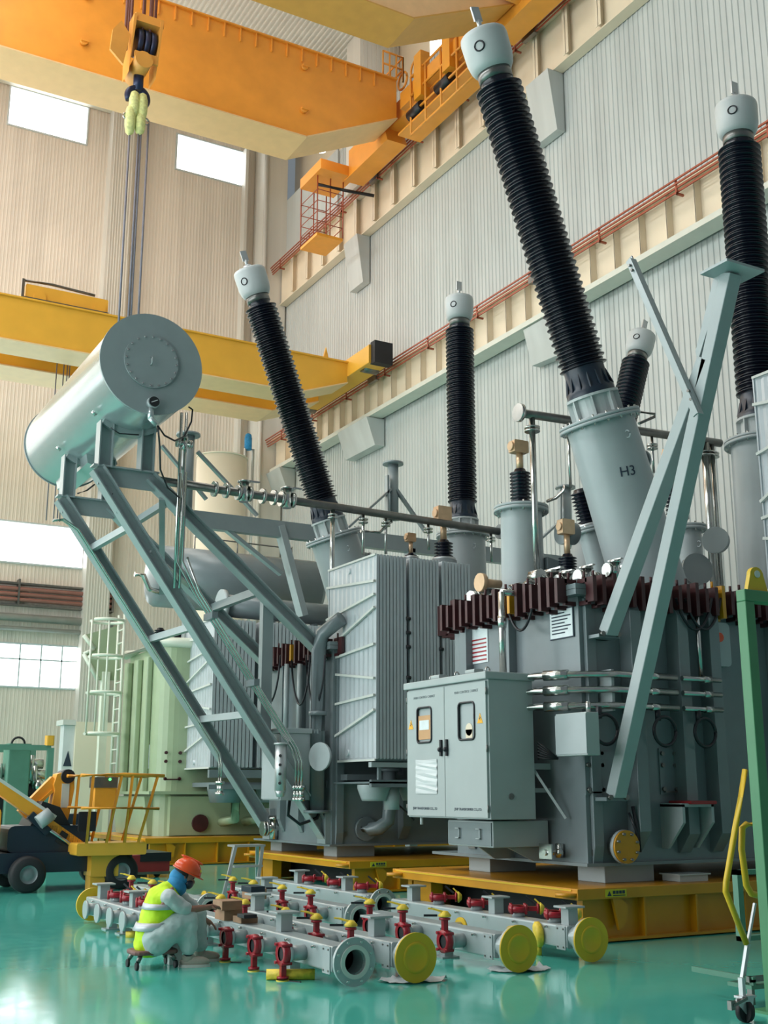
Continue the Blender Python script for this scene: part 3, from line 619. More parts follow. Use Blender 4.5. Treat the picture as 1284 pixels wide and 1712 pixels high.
# ------------------------------------------------------------------ main control cabinet on tank A
def cabinet(label, x0, x1, y0, y1, z0, z1, roof=.09, windows=True, m='cabinet_paint'):
    r_ = thing('control_cabinet', label, 'cabinet', (x0, y0, z0))
    MB().box((x0+.03, y0, z0), (x1, y1, z1-roof)).build('body', m, r_, bevel=.006)
    MB().box((x0-.03, y0-.03, z1-roof), (x1+.02, y1+.03, z1)).build('roof', m, r_, bevel=.012)
    ym = (y0+y1)/2
    for k, (a, b) in enumerate(((y0+.02, ym-.006), (ym+.006, y1-.02))):
        if not windows:
            if k == 0: MB().box((x0, y0+.02, z0+.02), (x0+.03, y1-.02, z1-roof-.02)).build('door', m, r_)
            continue
        zt = z1-roof-.02; zb = z0+.02; mid = (a+b)/2+(.02 if k else -.04)
        wy0, wy1, wz0, wz1 = mid-.175, mid+.175, zb+.90, zt-.23
        d = MB(); c = .05
        out = [(a, zb), (b, zb), (b, zt), (a, zt)]; inn = []
        for (cy, cz_, a0) in ((wy1-c, wz1-c, 0), (wy0+c, wz1-c, 90), (wy0+c, wz0+c, 180), (wy1-c, wz0+c, 270)):
            for q in range(4): t = R(a0+30*q); inn.append((cy+c*math.cos(t), cz_+c*math.sin(t)))
        ob = [(b, zt), (a, zt), (a, zb), (b, zb)]; n = 16
        for xx, fl in ((x0, 0), (x0+.03, 1)):
            vs = [(xx, p[0], p[1]) for p in inn]+[(xx, p[0], p[1]) for p in ob]; fs = []
            for q in range(4):
                for w in range(3): fs.append((q*4+w, q*4+w+1, 16+q))
                fs.append((q*4+3, (q*4+4) % 16, 16+(q+1) % 4, 16+q))
            d.add(vs, fs)
        d.add([(x0, p[0], p[1]) for p in ob]+[(x0+.03, p[0], p[1]) for p in ob], [(q, (q+1) % 4, 4+(q+1) % 4, 4+q) for q in range(4)])
        do = d.build('door', m, r_)
        MB().tube([(x0-.004, p[0], p[1]) for p in inn+[inn[0], inn[1]]], .014, 6).build('window_gasket', 'black_plastic', do)
        # recessed compartment with what shows behind the pane
        cmp = MB(); cmp.add([(x0+.20, wy0-.02, wz0-.02), (x0+.20, wy1+.02, wz0-.02), (x0+.20, wy1+.02, wz1+.02), (x0+.20, wy0-.02, wz1+.02)], [(0, 1, 2, 3)])
        if k == 1:
            MB().box((x0+.004, wy0+.03, wz0+.04), (x0+.02, wy1-.02, wz1-.10)).build('inner_panel', 'inside_orange', do)
            MB().box((x0+.001, wy0+.07, wz1-.28), (x0+.004, wy1-.05, wz1-.16)).build('inner_label', 'paper', do)
        else:
            MB().cyl((x0+.012, mid-.03, wz0+.12), (x0+.018, mid-.03, wz0+.12), .075, 18).box((x0+.012, mid-.10, wz0+.02), (x0+.018, mid+.04, wz0+.12)).build('meter', 'cream_paint', do)
            MB().box((x0+.012, wy0+.01, wz0+.24), (x0+.018, wy0+.05, wz1-.14)).build('inner_handle', 'dark_blue', do)
        MB().box((x0+.02, wy0-.01, wz0-.01), (x0+.025, wy1+.01, wz1+.01)).build('window_back', 'grey_paint_light', do)
        hy = (b-.06) if k == 0 else (a+.06)
        MB().rbox((x0-.03, hy-.017, zb+.72), (x0, hy+.017, zb+.92), .008, 0).ball((x0-.035, hy, zb+.8), .03, n=8, m=6).build('door_handle', 'black_plastic', do)
        wy = (a+.12) if k == 0 else (b-.10); wz = wz1-.26
        tr_ = MB().prism([(wy-.06, wz), (wy+.06, wz), (wy, wz+.12)], 0, x0-.004, x0).build('warning_sign', 'warn_yellow', do)
        MB().prism([(wy-.012, wz+.03), (wy+.018, wz+.055), (wy, wz+.06), (wy+.008, wz+.09), (wy-.018, wz+.058), (wy+.002, wz+.05)], 0, x0-.006, x0-.004).build('lightning_symbol', 'text_dark', tr_)
        text('lettering', 'MAIN CONTROL CABINET', .044, face_mx((x0-.002, mid, zt-.10)), 'grey_paint', do, .001)
        text('lettering', 'JSHP TRANSFORMER CO.,LTD', .044, face_mx((x0-.002, mid, zb+.09)), 'text_dark', do, .001)
        if k == 1:
            pl = MB(); n = 12; pz = [(zb+.27)+(.42)*q/n for q in range(n+1)]; vs = []
            for q, z in enumerate(pz):
                dx = .006*math.sin(q*2.3); vs += [(x0-.008-dx, a+.17, z), (x0-.010+dx, (a+b)/2+.02, z+.012*math.sin(q)), (x0-.008-dx*.5, b-.22, z)]
            pl.add(vs, [(q*3+w, q*3+w+1, q*3+w+4, q*3+w+3) for q in range(n) for w in range(2)]); pl.build('document_pouch', 'white_plastic', do)
        for z in (zb+.1, (zb+zt)/2, zt-.12):
            hy2 = a if k == 0 else b
            MB().cyl((x0+.0, hy2-.01 if k == 0 else hy2+.01, z-.04), (x0+.0, hy2-.01 if k == 0 else hy2+.01, z+.04), .01, 6).build('hinge', 'dark_steel', do)
    return r_
ca = cabinet('large grey two-door control cabinet with framed windows on the nearest transformer', 7.80, 8.47, 11.44, 13.30, 1.29, 2.99)
for y in (11.62, 12.3, 12.9): MB().torus((7.95, y, 3.03), (0, 1, 0), .03, .01, 12, 6).build('lifting_eye', 'steel', ca)
for y in (11.75, 12.55): MB().rbox((7.84, y, 2.995), (7.98, y+.2, 3.05), .02, 1).build('lifting_lug', 'cabinet_paint', ca)
MB().cyl((7.9, 13.1, 1.29), (7.9, 13.1, 1.2), .02, 8).build('drain_plug', 'white_plastic', ca)
MB().cyl((8.12, 11.435, 1.55), (8.12, 11.425, 1.55), .035, 12).build('earth_stud', 'dark_steel', ca)
MB().beam((8.47, 11.6, 1.9), (8.8, 11.6, 1.9), .07, .07).beam((8.47, 11.6, 1.62), (8.8, 11.6, 1.62), .05, .05).beam((8.47, 11.5, 1.9), (8.72, 11.2, 1.3), .02, .03).beam((8.47, 12.9, 2.4), (8.8, 12.9, 2.4), .07, .07).build('bracket', 'grey_paint_light', ca)
cb = thing('cable_box', 'wide grey cable gland box hanging under the two-door control cabinet', 'cable box', (7.95, 11.6, .96))
MB().box((7.95, 11.58, .97), (8.75, 12.55, 1.27)).build('body', 'cabinet_paint', cb, bevel=.01)
m = MB().box((7.935, 11.6, .99), (7.95, 12.53, 1.25)); m.build('cover_plate', 'grey_paint', cb)
m = MB()
for y in (11.85, 12.3): m.box((7.91, y-.05, 1.06), (7.925, y-.035, 1.18)).box((7.91, y-.05, 1.17), (7.925, y+.04, 1.18)).box((7.91, y-.05, 1.06), (7.925, y+.04, 1.07))
m.build('cover_handle', 'grey_paint_light', cb)
sup = thing('support_bracket', 'welded pale bracket below the grey cable gland box beside the tank foot', 'bracket', (8.2, 12, .8))
MB().prism([(8.25, .96), (8.8, .96), (8.8, .80), (8.62, .80)], 1, 11.7, 11.73).prism([(8.25, .96), (8.8, .96), (8.8, .80), (8.5, .80)], 1, 12.35, 12.38).build('gusset', 'grey_paint_light', sup)
cbl = thing('cable_bundle', 'coiled grey cables tied beside the right edge of the control cabinet', 'cables', (8.5, 11.2, 1.9))
m = MB()
for k in range(6):
    z = 1.98+k*.035; m.tube([(8.49, 11.38, z), (8.44, 11.32, z+.02), (8.47, 11.22, z-.01*k), (8.6, 11.15, 1.98)], .012, 5)
m.build('cable', 'rubber', cbl)
# junction box on the -Y face corner
a, b = PX(8.5, 916, 1190), PX(8.5, 960, 1255)
jb = thing('junction_box', 'small grey junction box below the conduits at the tank corner', 'junction box', (8.45, 10.7, 2.3))
MB().box((8.45, 10.42, 2.0), (8.63, 10.98, 2.48)).build('body', 'cabinet_paint', jb, bevel=.008)
MB().box((8.44, 10.42, 2.02), (8.455, 10.98, 2.46)).build('cover_plate', 'grey_paint_light', jb)
MB().box((8.63, 10.8, 2.2), (8.80, 10.95, 2.3)).cyl((8.55, 10.5, 2.48), (8.55, 10.5, 2.6), .03, 8).build('cable_gland', 'steel', jb)
# ------------------------------------------------------------------ middle transformer
XB, YB, ZB, ZFB = 9.30, 18.4, .70, 4.12
tb = tank('grey transformer tank behind the ribbed radiators, with dark red lid clamps', XB, 17.2, YB, 21.6, ZB, ZFB,
     [(9.36, .14, .06, 0), (10.6, .17, .2, .1), (11.8, .17, .2, .1), (13.2, .17, .2, .1)], [(18.75, .14, .12, .2), (19.5, .14, .12, .2), (20.3, .14, .12, .2)])
clamps(tb, XB, 12.5, YB, 21.6, ZFB, 12, 14)
for i, (xx, yy) in enumerate(((9.5, 18.6), (9.5, 20.9))): MB().box((xx, yy, .51), (xx+.75, yy+.5, ZB)).build('skid', 'grey_paint_light', tb, bevel=.01)
p = PY(18.3, 605, 1400); MB().tube([(p.x+.1, 18.4, .98), (p.x+.1, 18.15, .98), (p.x+.2, 18.05, 1.0), (p.x+.35, 18.0, 1.12), (p.x+.38, 18.0, 1.35), (p.x+.38, 18.0, 2.0)], .12, 12).cyl((p.x+.1, 18.4, .98), (p.x+.1, 18.32, .98), .2, 18).cyl((p.x+.38, 18, 1.95), (p.x+.38, 18, 2.0), .19, 18).build('oil_elbow', 'grey_paint', tb)
MB().box((9.42, 18.38, .86), (9.58, 18.4, .94)).build('earth_pad', 'dark_steel', tb)
for px in (478, 500, 522):
    a = PX(XB-.2, px, 1110); MB().cyl((XB-.18, a.y, 2.5), (XB-.18, a.y, a.z), .05, 10).build('conduit_riser', 'grey_paint_light', tb)
for px in (455, 505, 530):
    a, b = PX(XB-.25, px-18, 1095), PX(XB-.25, px+14, 1095)
    MB().tube([a.lerp(b, t/10)-V((0, 0, .9*math.sin(math.pi*t/10)**.6)) for t in range(11)], .02, 6).build('hanging_cable', 'black_plastic', tb)
a = PX(XB-.25, 533, 1060); MB().tube([(XB-.25, a.y, 1.25), (XB-.25, a.y, a.z-.3), (XB-.2, a.y-.05, a.z), (XB, a.y-.4, a.z+.25)], .13, 12).cyl((XB-.25, a.y, 1.25), (XB-.25, a.y, 1.30), .22, 16).cyl((XB-.25, a.y, 2.9), (XB-.25, a.y, 2.97), .16, 16).build('oil_riser', 'grey_paint', tb)
a = PX(XB-.35, 537, 1265); MB().cyl((a.x, a.y, a.z), (a.x-.05, a.y-.02, a.z), .24, 20).build('end_flange', 'grey_paint_light', tb)
for q, w in ((9.30, (465, 1215, 1340)),):
    a = PX(8.35, 466, 1338); b = PX(8.35, 466, 1217); c = PX(8.35, 436, 1330)
    cab2 = cabinet('narrow pale grey cabinet on the middle transformer behind the slanting braces', 8.35, 9.05, a.y, c.y, a.z, b.z, windows=False, m='grey_paint_light')
MB().tube([(8.6, a.y+.1, a.z), (8.6, a.y+.15, a.z-.25), (8.8, a.y+.1, a.z-.4), (9.1, a.y+.05, a.z-.3), (9.2, a.y+.05, a.z)], .03, 6).build('cable_loop', 'black_plastic', cab2)
# ------------------------------------------------------------------ high-voltage bushings
def make_bushing(label, loc, tilt, L=5.76, group=None):
    r_ = thing('high_voltage_bushing', label, 'bushing', (0, 0, 0), group)
    MB().lathe([(.0, 0), (.36, 0), (.36, .035), (.30, .035), (.30, .30), (.37, .30), (.37, .335), (.30, .335), (0, .335)], (0, 0, 0), (0, 0, 1), 28, False).build('mounting_flange', 'cap_paint', r_)
    for k in range(8):
        t = 2*math.pi*k/8; c = V((math.cos(t), math.sin(t), 0)); MB().beam(c*.33+V((0, 0, .03)), c*.33+V((0, 0, .31)), .02, .07, c).build('gusset', 'cap_paint', r_)
    m = MB().lathe([(.34, .335), (.34, .42), (.30, .46), (.285, .68), (.285, .74)], (0, 0, 0), (0, 0, 1), 28)
    for k in range(14):
        t = 2*math.pi*k/14; m.beam((.33*math.cos(t), .33*math.sin(t), .42), (.275*math.cos(t), .275*math.sin(t), .64), .02, .03)
    m.build('neck', 'dark_blue', r_)
    pr = [(.25, .72)]; z = .76; big = True
    while z < L-.80:
        rr = .338 if big else .305
        pr += [(.25, z-.018), (rr-.006, z-.012), (rr, z), (rr-.012, z+.006), (.25, z+.022)]; z += .052; big = not big
    pr += [(.205, L-.78), (.23, L-.74), (.23, L-.58)]
    MB().lathe(pr, (0, 0, 0), (0, 0, 1), 32).build('porcelain_sheds', 'porcelain', r_)
    MB().cyl((0, 0, L-.72), (0, 0, L-.55), .245, 24).build('top_collar', 'dark_steel', r_)
    MB().lathe([(.22, L-.585), (.27, L-.57), (.31, L-.50), (.335, L-.38), (.342, L-.08), (.33, L-.02), (.31, L)], (0, 0, 0), (0, 0, 1), 32).lathe([(.31, L), (0, L)], (0, 0, 0), (0, 0, 1), 32, False).build('corona_cap', 'cap_paint', r_)
    m = MB().torus((-.285, -.18, L-.28), (-.85, -.52, 0), .07, .012, 20, 6); m.build('cap_ring', 'black_plastic', r_)
    m = MB().cyl((0, 0, L), (0, 0, L+.10), .09, 12).cyl((0, 0, L+.1), (0, 0, L+.22), .035, 8).box((-.07, -.015, L+.2), (.07, .015, L+.42))
    for k in range(6):
        t = 2*math.pi*k/6+.3; m.cyl((.24*math.cos(t), .24*math.sin(t), L), (.24*math.cos(t), .24*math.sin(t), L+.03), .015, 6)
    m.build('terminal', 'aluminium', r_)
    r_.location = loc; r_.rotation_euler = (0, tilt, 0); return r_
T = R(18.4)
PH3A, PH2A = PY(12.0, 1001, 700), V((13.36, 12.0, 6.82))
b3a = make_bushing('tallest black tilted bushing, leaning left over the turret marked H3', PH3A, -T)
copy_tree(b3a, PH2A, label='upright black bushing at the right edge of the photo').rotation_euler = (0, 0, 0)
PH3B, PH2B = PY(20.2, 557, 895), PY(20.2, 774, 893)
cB = copy_tree(b3a, PH3B, label='leftmost black bushing, leaning left beside the pale vessel'); cB.rotation_euler = (0, -R(20.5), 0); cB.scale = (.96, .96, .975)
cB = copy_tree(b3a, PH2B, label='upright black bushing in the middle above the ribbed radiators'); cB.rotation_euler = (0, 0, 0); cB.scale = (.93, .93, .937)
PH1B = PY(20.2, 1010, 803)
hz = V((16.79, 20.2, 7.05))
copy_tree(b3a, hz, label='short-looking black bushing with pale cap leaning right behind the tall one').rotation_euler = (0, T, 0)
def turret(label, top, tilt, L, r=.455, textH=None, m='grey_paint_light', n=18):
    r_ = thing('bushing_turret', label, 'turret', (0, 0, 0))
    MB().lathe([(r*1.07, -L), (r*1.03, -L*.55), (r, -.05)], (0, 0, 0), (0, 0, 1), 40).build('turret_wall', m, r_)
    fl = MB().cyl((0, 0, -.09), (0, 0, -.045), r+.10, 36).cyl((0, 0, -.04), (0, 0, 0), r+.10, 36).build('turret_flange', m, r_)
    mb_ = MB()
    for k in range(n): t = 2*math.pi*k/n; mb_.cyl(((r+.06)*math.cos(t), (r+.06)*math.sin(t), -.12), ((r+.06)*math.cos(t), (r+.06)*math.sin(t), .03), .016, 6)
    mb_.build('flange_bolts', 'steel', fl)
    MB().torus((-r*.1, -r-.03, -.35), (1, 0, 0), .05, .012, 12, 6, 0, 360).build('lifting_eye', m, r_)
    r_.location = top; r_.rotation_euler = (0, tilt, 0)
    if textH:
        th = R(-113); c = V((math.cos(th), math.sin(th), 0)); M = basis((-math.sin(th), math.cos(th), 0), (0, 0, 1), c, c*(r+.012)+V((0, 0, -.80)))
        M = M @ Matrix.Rotation(R(-10), 4, 'Z')
        cu_t = text('lettering', textH, .19, Matrix.Identity(4), 'text_dark', None, .002)
        # wrap the letters round the wall
        for v in cu_t.data.vertices:
            x, y, z = v.co; x, y = x*math.cos(R(-6))-y*math.sin(R(-6)), x*math.sin(R(-6))+y*math.cos(R(-6))
            a = th+x/(r*1.02); v.co = ((r*1.012+.006+z)*math.cos(a), (r*1.012+.006+z)*math.sin(a), -.84+y)
        cu_t.parent = r_
    return r_
ax = V((math.sin(-T), 0, math.cos(-T)))
turret('big tilted grey turret with H3 painted in black below the tallest bushing', PH3A, -T, 2.85, .475, 'H3')
turret('upright grey turret under the right-edge bushing, beside the ribbed panel', PH2A, 0, 2.6, .47)
turret('tilted grey turret under the leftmost black bushing', PH3B, -R(20.5), 2.45, .475)
turret('low upright grey turret under the middle upright bushing', PH2B, 0, 2.2, .47)
turret('tilted grey turret under the right-leaning short-looking bushing', hz, T, 2.9, .47)
def sidecan(label, c, d, r=.16, L=.24):
    m = thing('turret_terminal_box', label, 'terminal box', c); c = V(c); d = V(d)
    MB().cyl(c, c+d*L, r, 24).build('can', 'grey_paint', m); MB().cyl(c+d*L, c+d*(L+.03), r+.015, 24).build('cover', 'grey_paint_light', m)
sidecan('round dark capped box on the right side of the tilted left turret', PH3B+V((.46, -.1, -.45)), (1, -.2, -.1))
sidecan('round dark capped box on the right side of the H3 turret', PH3A+V((.50, .0, -.50)), (1, .1, -.1), .17)
sidecan('round dark capped box low on the left of the H3 turret', PY(12.9, 960, 893), (-1, .0, .0), .16, .2)
q = PY(12.3, 1160, 955); sidecan('large round flanged cover lying beside the foot of the upright right turret', q, (-.3, -1, .1), .22, .10)
q = PY(12.0, 1200, 905); sidecan('dark round cover halfway down the left side of the upright right turret', q, (-1, -.5, .0), .18, .08)
# ------------------------------------------------------------------ small bushings on the lids
def small_bushing(label, base, h, r, dirv=(0, 0, 1), n=9, term=True, th=.45, loc2=None):
    base = V(base); d = V(dirv).normalized(); r_ = thing('low_voltage_bushing', label, 'bushing', base)
    MB().cyl(base, base+d*.05, r*1.25, 18).build('flange', 'aluminium', r_)
    pr = [(r*.6, .05)]; z = .06; dz = (h-.1)/n
    for k in range(n): pr += [(r*.62, z), (r, z+dz*.45), (r*.97, z+dz*.55), (r*.62, z+dz*.9)]; z += dz
    pr += [(r*.5, h), (0, h)]
    MB().lathe(pr, base, d, 20).build('sheds', 'porcelain', r_)
    if term:
        t = base+d*h
        MB().cyl(t, t+d*th*.6, r*.33, 12).build('stem', 'tan_brass', r_)
        c = t+d*th*.8; MB().rbox((c.x-r*.9, c.y-r*.5, c.z-th*.22), (c.x+r*.75, c.y+r*.5, c.z+th*.22), .02, 1).cyl(c+V((-r*1.1, 0, 0)), c+V((-r*.8, 0, 0)), r*.45, 10).build('clamp_terminal', 'tan_brass', r_)
    return r_
YL = 13.4
p = PY(YL, 871, 848); turret('medium upright grey turret left of the H3 turret', p, 0, p.z-ZFA-.05, .30, n=12)
r_ = bpy.context.scene.objects; 
small_bushing('black ribbed bushing with tan terminal on the medium grey turret', p, PY(YL, 871, 785).z-p.z, .155, th=.42)
MB_ = MB().ball(p+V((.36, 0, -.02)), .09, n=10, m=8).cyl(p+V((.2, 0, -.02)), p+V((.42, 0, -.02)), .05, 10); MB_.build('x', 'grey_paint', None).name = 'air_vent_valve'
tag(bpy.data.objects['air_vent_valve'], 'grey vent valve at the rim of the medium grey turret', 'valve')
p = PY(YL, 905, 925); tc_ = thing('terminal_cabinet', 'flat grey tapered box on the right flank of the medium turret', 'box', (p.x, YL, 4.1))
MB().prism([(p.x-.12, 4.1), (p.x+.45, 4.1), (p.x+.40, 4.65), (p.x+.2, 4.82), (p.x-.12, 4.88)], 1, YL-.3, YL+.1).build('body', 'grey_paint', tc_, bevel=.01)
p = PY(12.6, 950, 962); sb_ = small_bushing('short black bushing with tan terminal in front of the H3 turret foot', p, .30, .13, n=5, th=.48)
MB().cyl((p.x, p.y, 4.08), p, .17, 18).build('base_tube', 'grey_paint', sb_)
p = PY(19.0, 742, 938); small_bushing('short black bushing with tan terminal above the middle radiators', p, .42, .19, n=5, th=.66)
MB().cyl((p.x, 19.0, 4.18), p, .26, 18).build('base_tube', 'grey_paint', bpy.data.objects['low_voltage_bushing.002'])
p = PY(14.2, 985, 880); small_bushing('black tilted bushing half hidden left of the H3 turret', p, .62, .17, (-.30, 0, 1), 9, False)
turret('slim grey turret under the half hidden tilted bushing', p, -R(16), (p.z-4.12)/math.cos(R(16)), .2, n=10)
p = PY(14.2, 1131, 868); small_bushing('black bushing with tan terminal between the two long grey struts', p, .72, .17, n=9, th=.5)
p = PY(14.2, 1150, 880); turret('grey turret seen between the H3 turret and the steel riser pipes', p, 0, p.z-4.12, .22, n=10)
q = PY(19.6, 687, 935); lb = small_bushing('small tan terminal block behind the middle radiators left of the short bushing', q, .12, .12, n=2, th=.4)
MB().cyl((q.x, q.y, 4.18), q, .2, 18).build('base_tube', 'grey_paint', lb)
# ------------------------------------------------------------------ radiators
def make_radiator(label, loc, wx, dy, h, nf, rods=True, group=None, m='radiator_paint'):
    """a pack of nf pressed-steel panels standing side by side along X; local origin at its lower front left corner"""
    r_ = thing('radiator', label, 'radiator', (0, 0, 0), group); pit = wx/nf
    for k in range(nf):
        x = pit*k; t = .014; mb_ = MB(); n = 11; vs = []
        # ribbed panel: shallow vertical flutes across its depth
        lo = []; 
        for q in range(n*2+1):
            y = dy*q/(2*n); off = .010 if q % 2 else 0; lo.append((y, off))
        c = pit*.45
        rim = [(x+c-t-o_, y) for y, o_ in lo]+[(x+c+t+o_, y) for y, o_ in reversed(lo)]
        mb_.prism([(a, b) for a, b in rim], 2, .06, h-.03)
        mb_.box((x+c-pit*.38, -.012, .04), (x+c+pit*.38, .012, h)); mb_.box((x+c-pit*.40, dy-.012, .04), (x+c+pit*.40, dy+.012, h))
        mb_.box((x+c-pit*.2, 0, h-.04), (x+c+pit*.2, dy, h)).box((x+c-pit*.2, 0, .03), (x+c+pit*.2, dy, .07))
        mb_.build('panel', m, r_)
    for z in (.16, h-.14): MB().cyl((-.02, dy*.55, z), (wx+.02, dy*.55, z), .055, 12).build('header_pipe', m, r_)
    MB().cyl((wx*.5-.1, dy*.18, h), (wx*.5+.1, dy*.18, h), .045, 10).build('lifting_lug', 'aluminium', r_)
    if rods:
        m_ = MB()
        segs = [(.10, .155), (.27, .22), (.44, .285), (.48, .53), (.66, .60), (.76, .74), (.945, .82)]
        segs = [(.905, .865), (.735, .80), (.575, .735), (.52, .555), (.455, .39), (.285, .31), (.10, .24)]
        for za, zb_ in segs: MB().beam((-.03, dy, h*za), (-.03, 0, h*zb_), .04, .04).build('brace_rod', 'white_panel', r_)
        MB().box((-.02, 0, .0), (.0, dy, .035)).build('edge_strip', 'white_panel', r_)
        MB().box((-.02, 0, h-.02), (.0, dy, h+.015)).build('edge_strip', 'white_panel', r_)
    r_.location = loc; return r_
Yr = 17.0
x1, x2, x3 = PY(Yr, 628, 1270).x, PY(Yr, 686, 1270).x, PY(Yr, 742, 1270).x
zb = PY(Yr, 628, 1272).z; hh = PY(Yr, 628, 926).z-zb; dyr = PX(x1, 546, 1270).y-Yr
ra = make_radiator('grey ribbed radiator with slanting rods across its left face, middle transformer', (x1, Yr, zb), .60, dyr, hh, 9)
rb_ = copy_tree(ra, (x2, Yr, zb), label='second grey radiator from the left of the three standing together')
rc = copy_tree(ra, (x3, Yr, zb), label='third grey radiator, partly hidden by the dark red lid clamps')
for r0 in (rb_, rc):
    for c in list(r0.children):
        if c.name.startswith(('brace_rod', 'edge_strip')): bpy.data.objects.remove(c)
for i, x in enumerate((x2-.05, x3-.05)):
    t_ = thing('spacer_bolts', 'dark spacer bolts in the %s gap between the middle radiators' % ('left' if i == 0 else 'right'), 'bolts', (x, Yr, zb))
    for z in (.55, .62, .69, .40): MB().cyl((x-.03, Yr-.02, zb+hh*z), (x+.05, Yr-.02, zb+hh*z), .03, 8).build('bolt', 'rubber', t_)
sf = thing('radiator_stand', 'grey steel frame and tray with fan housings under the three middle radiators', 'frame', (x1, Yr, 1.7))
xe = x3+.75
MB().box((x1-.05, Yr+.05, zb-.10), (xe, Yr+.15, zb-.02)).box((x1-.05, Yr+dyr-.15, zb-.10), (xe, Yr+dyr-.05, zb-.02)).build('top_rail', 'grey_paint_light', sf)
for x in (x1+.1, x1+.75, x2+.5, x3+.5): MB().box((x, Yr+.08, zb-.34), (x+.05, Yr+.14, zb-.05)).build('post', 'grey_paint', sf); 
MB().box((x1-.05, Yr+.05, zb-.42), (xe, Yr+.12, zb-.30)).box((x1-.05, Yr+.05, zb-.36), (xe, Yr+dyr, zb-.33)).build('tray', 'grey_paint', sf)
MB().box((x1-.1, Yr+dyr-.2, zb-.42), (x1, Yr+dyr+.9, zb-.3)).build('outrigger', 'grey_paint', sf)
for x in (x1+.22, x2+.35, x3+.35):
    fh = MB().lathe([(.28, 0), (.28, -.06), (.22, -.22), (.20, -.26), (0, -.26)], (x, Yr+.45, zb-.38), (0, 0, 1), 24).build('fan_housing', 'grey_paint_light', sf)
MB().cyl((x1+.5, Yr+.35, zb-.42), (x1+.5, Yr+.35, zb-.78), .13, 16).build('fan_motor', 'grey_paint_light', sf)
MB().tube([(x1+.62, Yr+.35, zb-.7), (x1+.8, Yr+.3, zb-.85), (x1+.9, Yr+.3, zb-.95)], .02, 6).build('motor_cable', 'black_plastic', sf)
MB().box((x1+.05, Yr+1.1, zb-.3), (xe-.1, YB+.02, zb-.2)).build('wall_arm', 'grey_paint', sf)
# radiator pack of the nearest transformer (right edge of the photo)
xr = 11.9; ry1 = PX(xr, 1258, 632).y; ry0 = ry1-1.3
zt_, zb_ = PX(xr, 1258, 632).z, 3.0
rr = make_radiator('tall grey radiator at the right edge of the photo, rods across its side', (xr, ry0, zb_), .9, ry1-ry0, zt_-zb_, 10)
MB().box((xr+.1, ry1, zb_+.4), (xr+.25, YA+.1, zb_+.55)).box((xr+.6, ry1, zb_+.4), (xr+.75, YA+.1, zb_+.55)).build('wall_arm', 'grey_paint', rr).location = -V((xr, ry0, zb_))
# ------------------------------------------------------------------ conservator with its slanting support frame
cons = thing('conservator', 'large silvery grey oil conservator drum raised on slanting braces', 'tank', (5.45, 17.5, 7.57))
cx, cz2, cr_, cy0, cy1 = 5.46, 8.41, .845, 17.5, 22.85
MB().cyl((cx, cy0, cz2), (cx, cy1, cz2), cr_, 64, caps=False).build('drum', 'silver_paint', cons)
MB().cyl((cx, cy0-.02, cz2), (cx, cy0+.03, cz2), cr_+.018, 64).build('end_plate', 'drum_paint', cons)
MB().cyl((cx, cy1-.03, cz2), (cx, cy1+.02, cz2), cr_+.018, 64).build('end_plate', 'grey_paint', cons)
mh = MB().cyl((cx-.02, cy0-.055, cz2+.03), (cx-.02, cy0-.02, cz2+.03), .455, 48).build('manhole_cover', 'drum_paint', cons)
m = MB()
for k in range(20): t = 2*math.pi*k/20; m.cyl((cx-.02+.42*math.cos(t), cy0-.075, cz2+.03+.42*math.sin(t)), (cx-.02+.42*math.cos(t), cy0-.05, cz2+.03+.42*math.sin(t)), .017, 6)
m.build('cover_bolts', 'steel', mh)
MB().tube([(cx-.03, cy0-.055, cz2+.10), (cx-.03, cy0-.11, cz2+.08), (cx-.03, cy0-.11, cz2-.02), (cx-.03, cy0-.055, cz2-.04)], .012, 6).build('cover_handle', 'grey_paint_light', mh)
g = MB().cyl((cx+.03, cy0-.14, cz2-.68), (cx+.03, cy0-.02, cz2-.68), .10, 24).build('oil_gauge', 'grey_paint_light', cons)
MB().cyl((cx+.03, cy0-.15, cz2-.68), (cx+.03, cy0-.14, cz2-.68), .085, 24).build('dial', 'rubber', g)
MB().beam((cx-.02, cy0-.156, cz2-.70), (cx+.08, cy0-.156, cz2-.65), .008, .012).build('pointer', 'white_plastic', g)
MB().cyl((cx+.0, cy0-.08, cz2-.78), (cx+.0, cy0-.08, cz2-.98), .05, 10).cyl((cx-.02, cy0-.1, cz2-.95), (cx+.1, cy0-.1, cz2-1.05), .045, 10).build('drain_stub', 'silver_paint', cons)
MB().prism([(cx-.25, cz2-.75), (cx+.12, cz2-.90), (cx+.05, cz2-1.05), (cx-.2, cz2-.98)], 1, 20.4, 22.6).build('sump', 'silver_paint', cons)
sp = thing('drum_stand', 'pair of long slanting grey I-beam braces carrying the silvery drum', 'frame', (9.2, 18.6, .9))
up_ = (0, 1, 0)
YN, YF = 18.6, 20.95
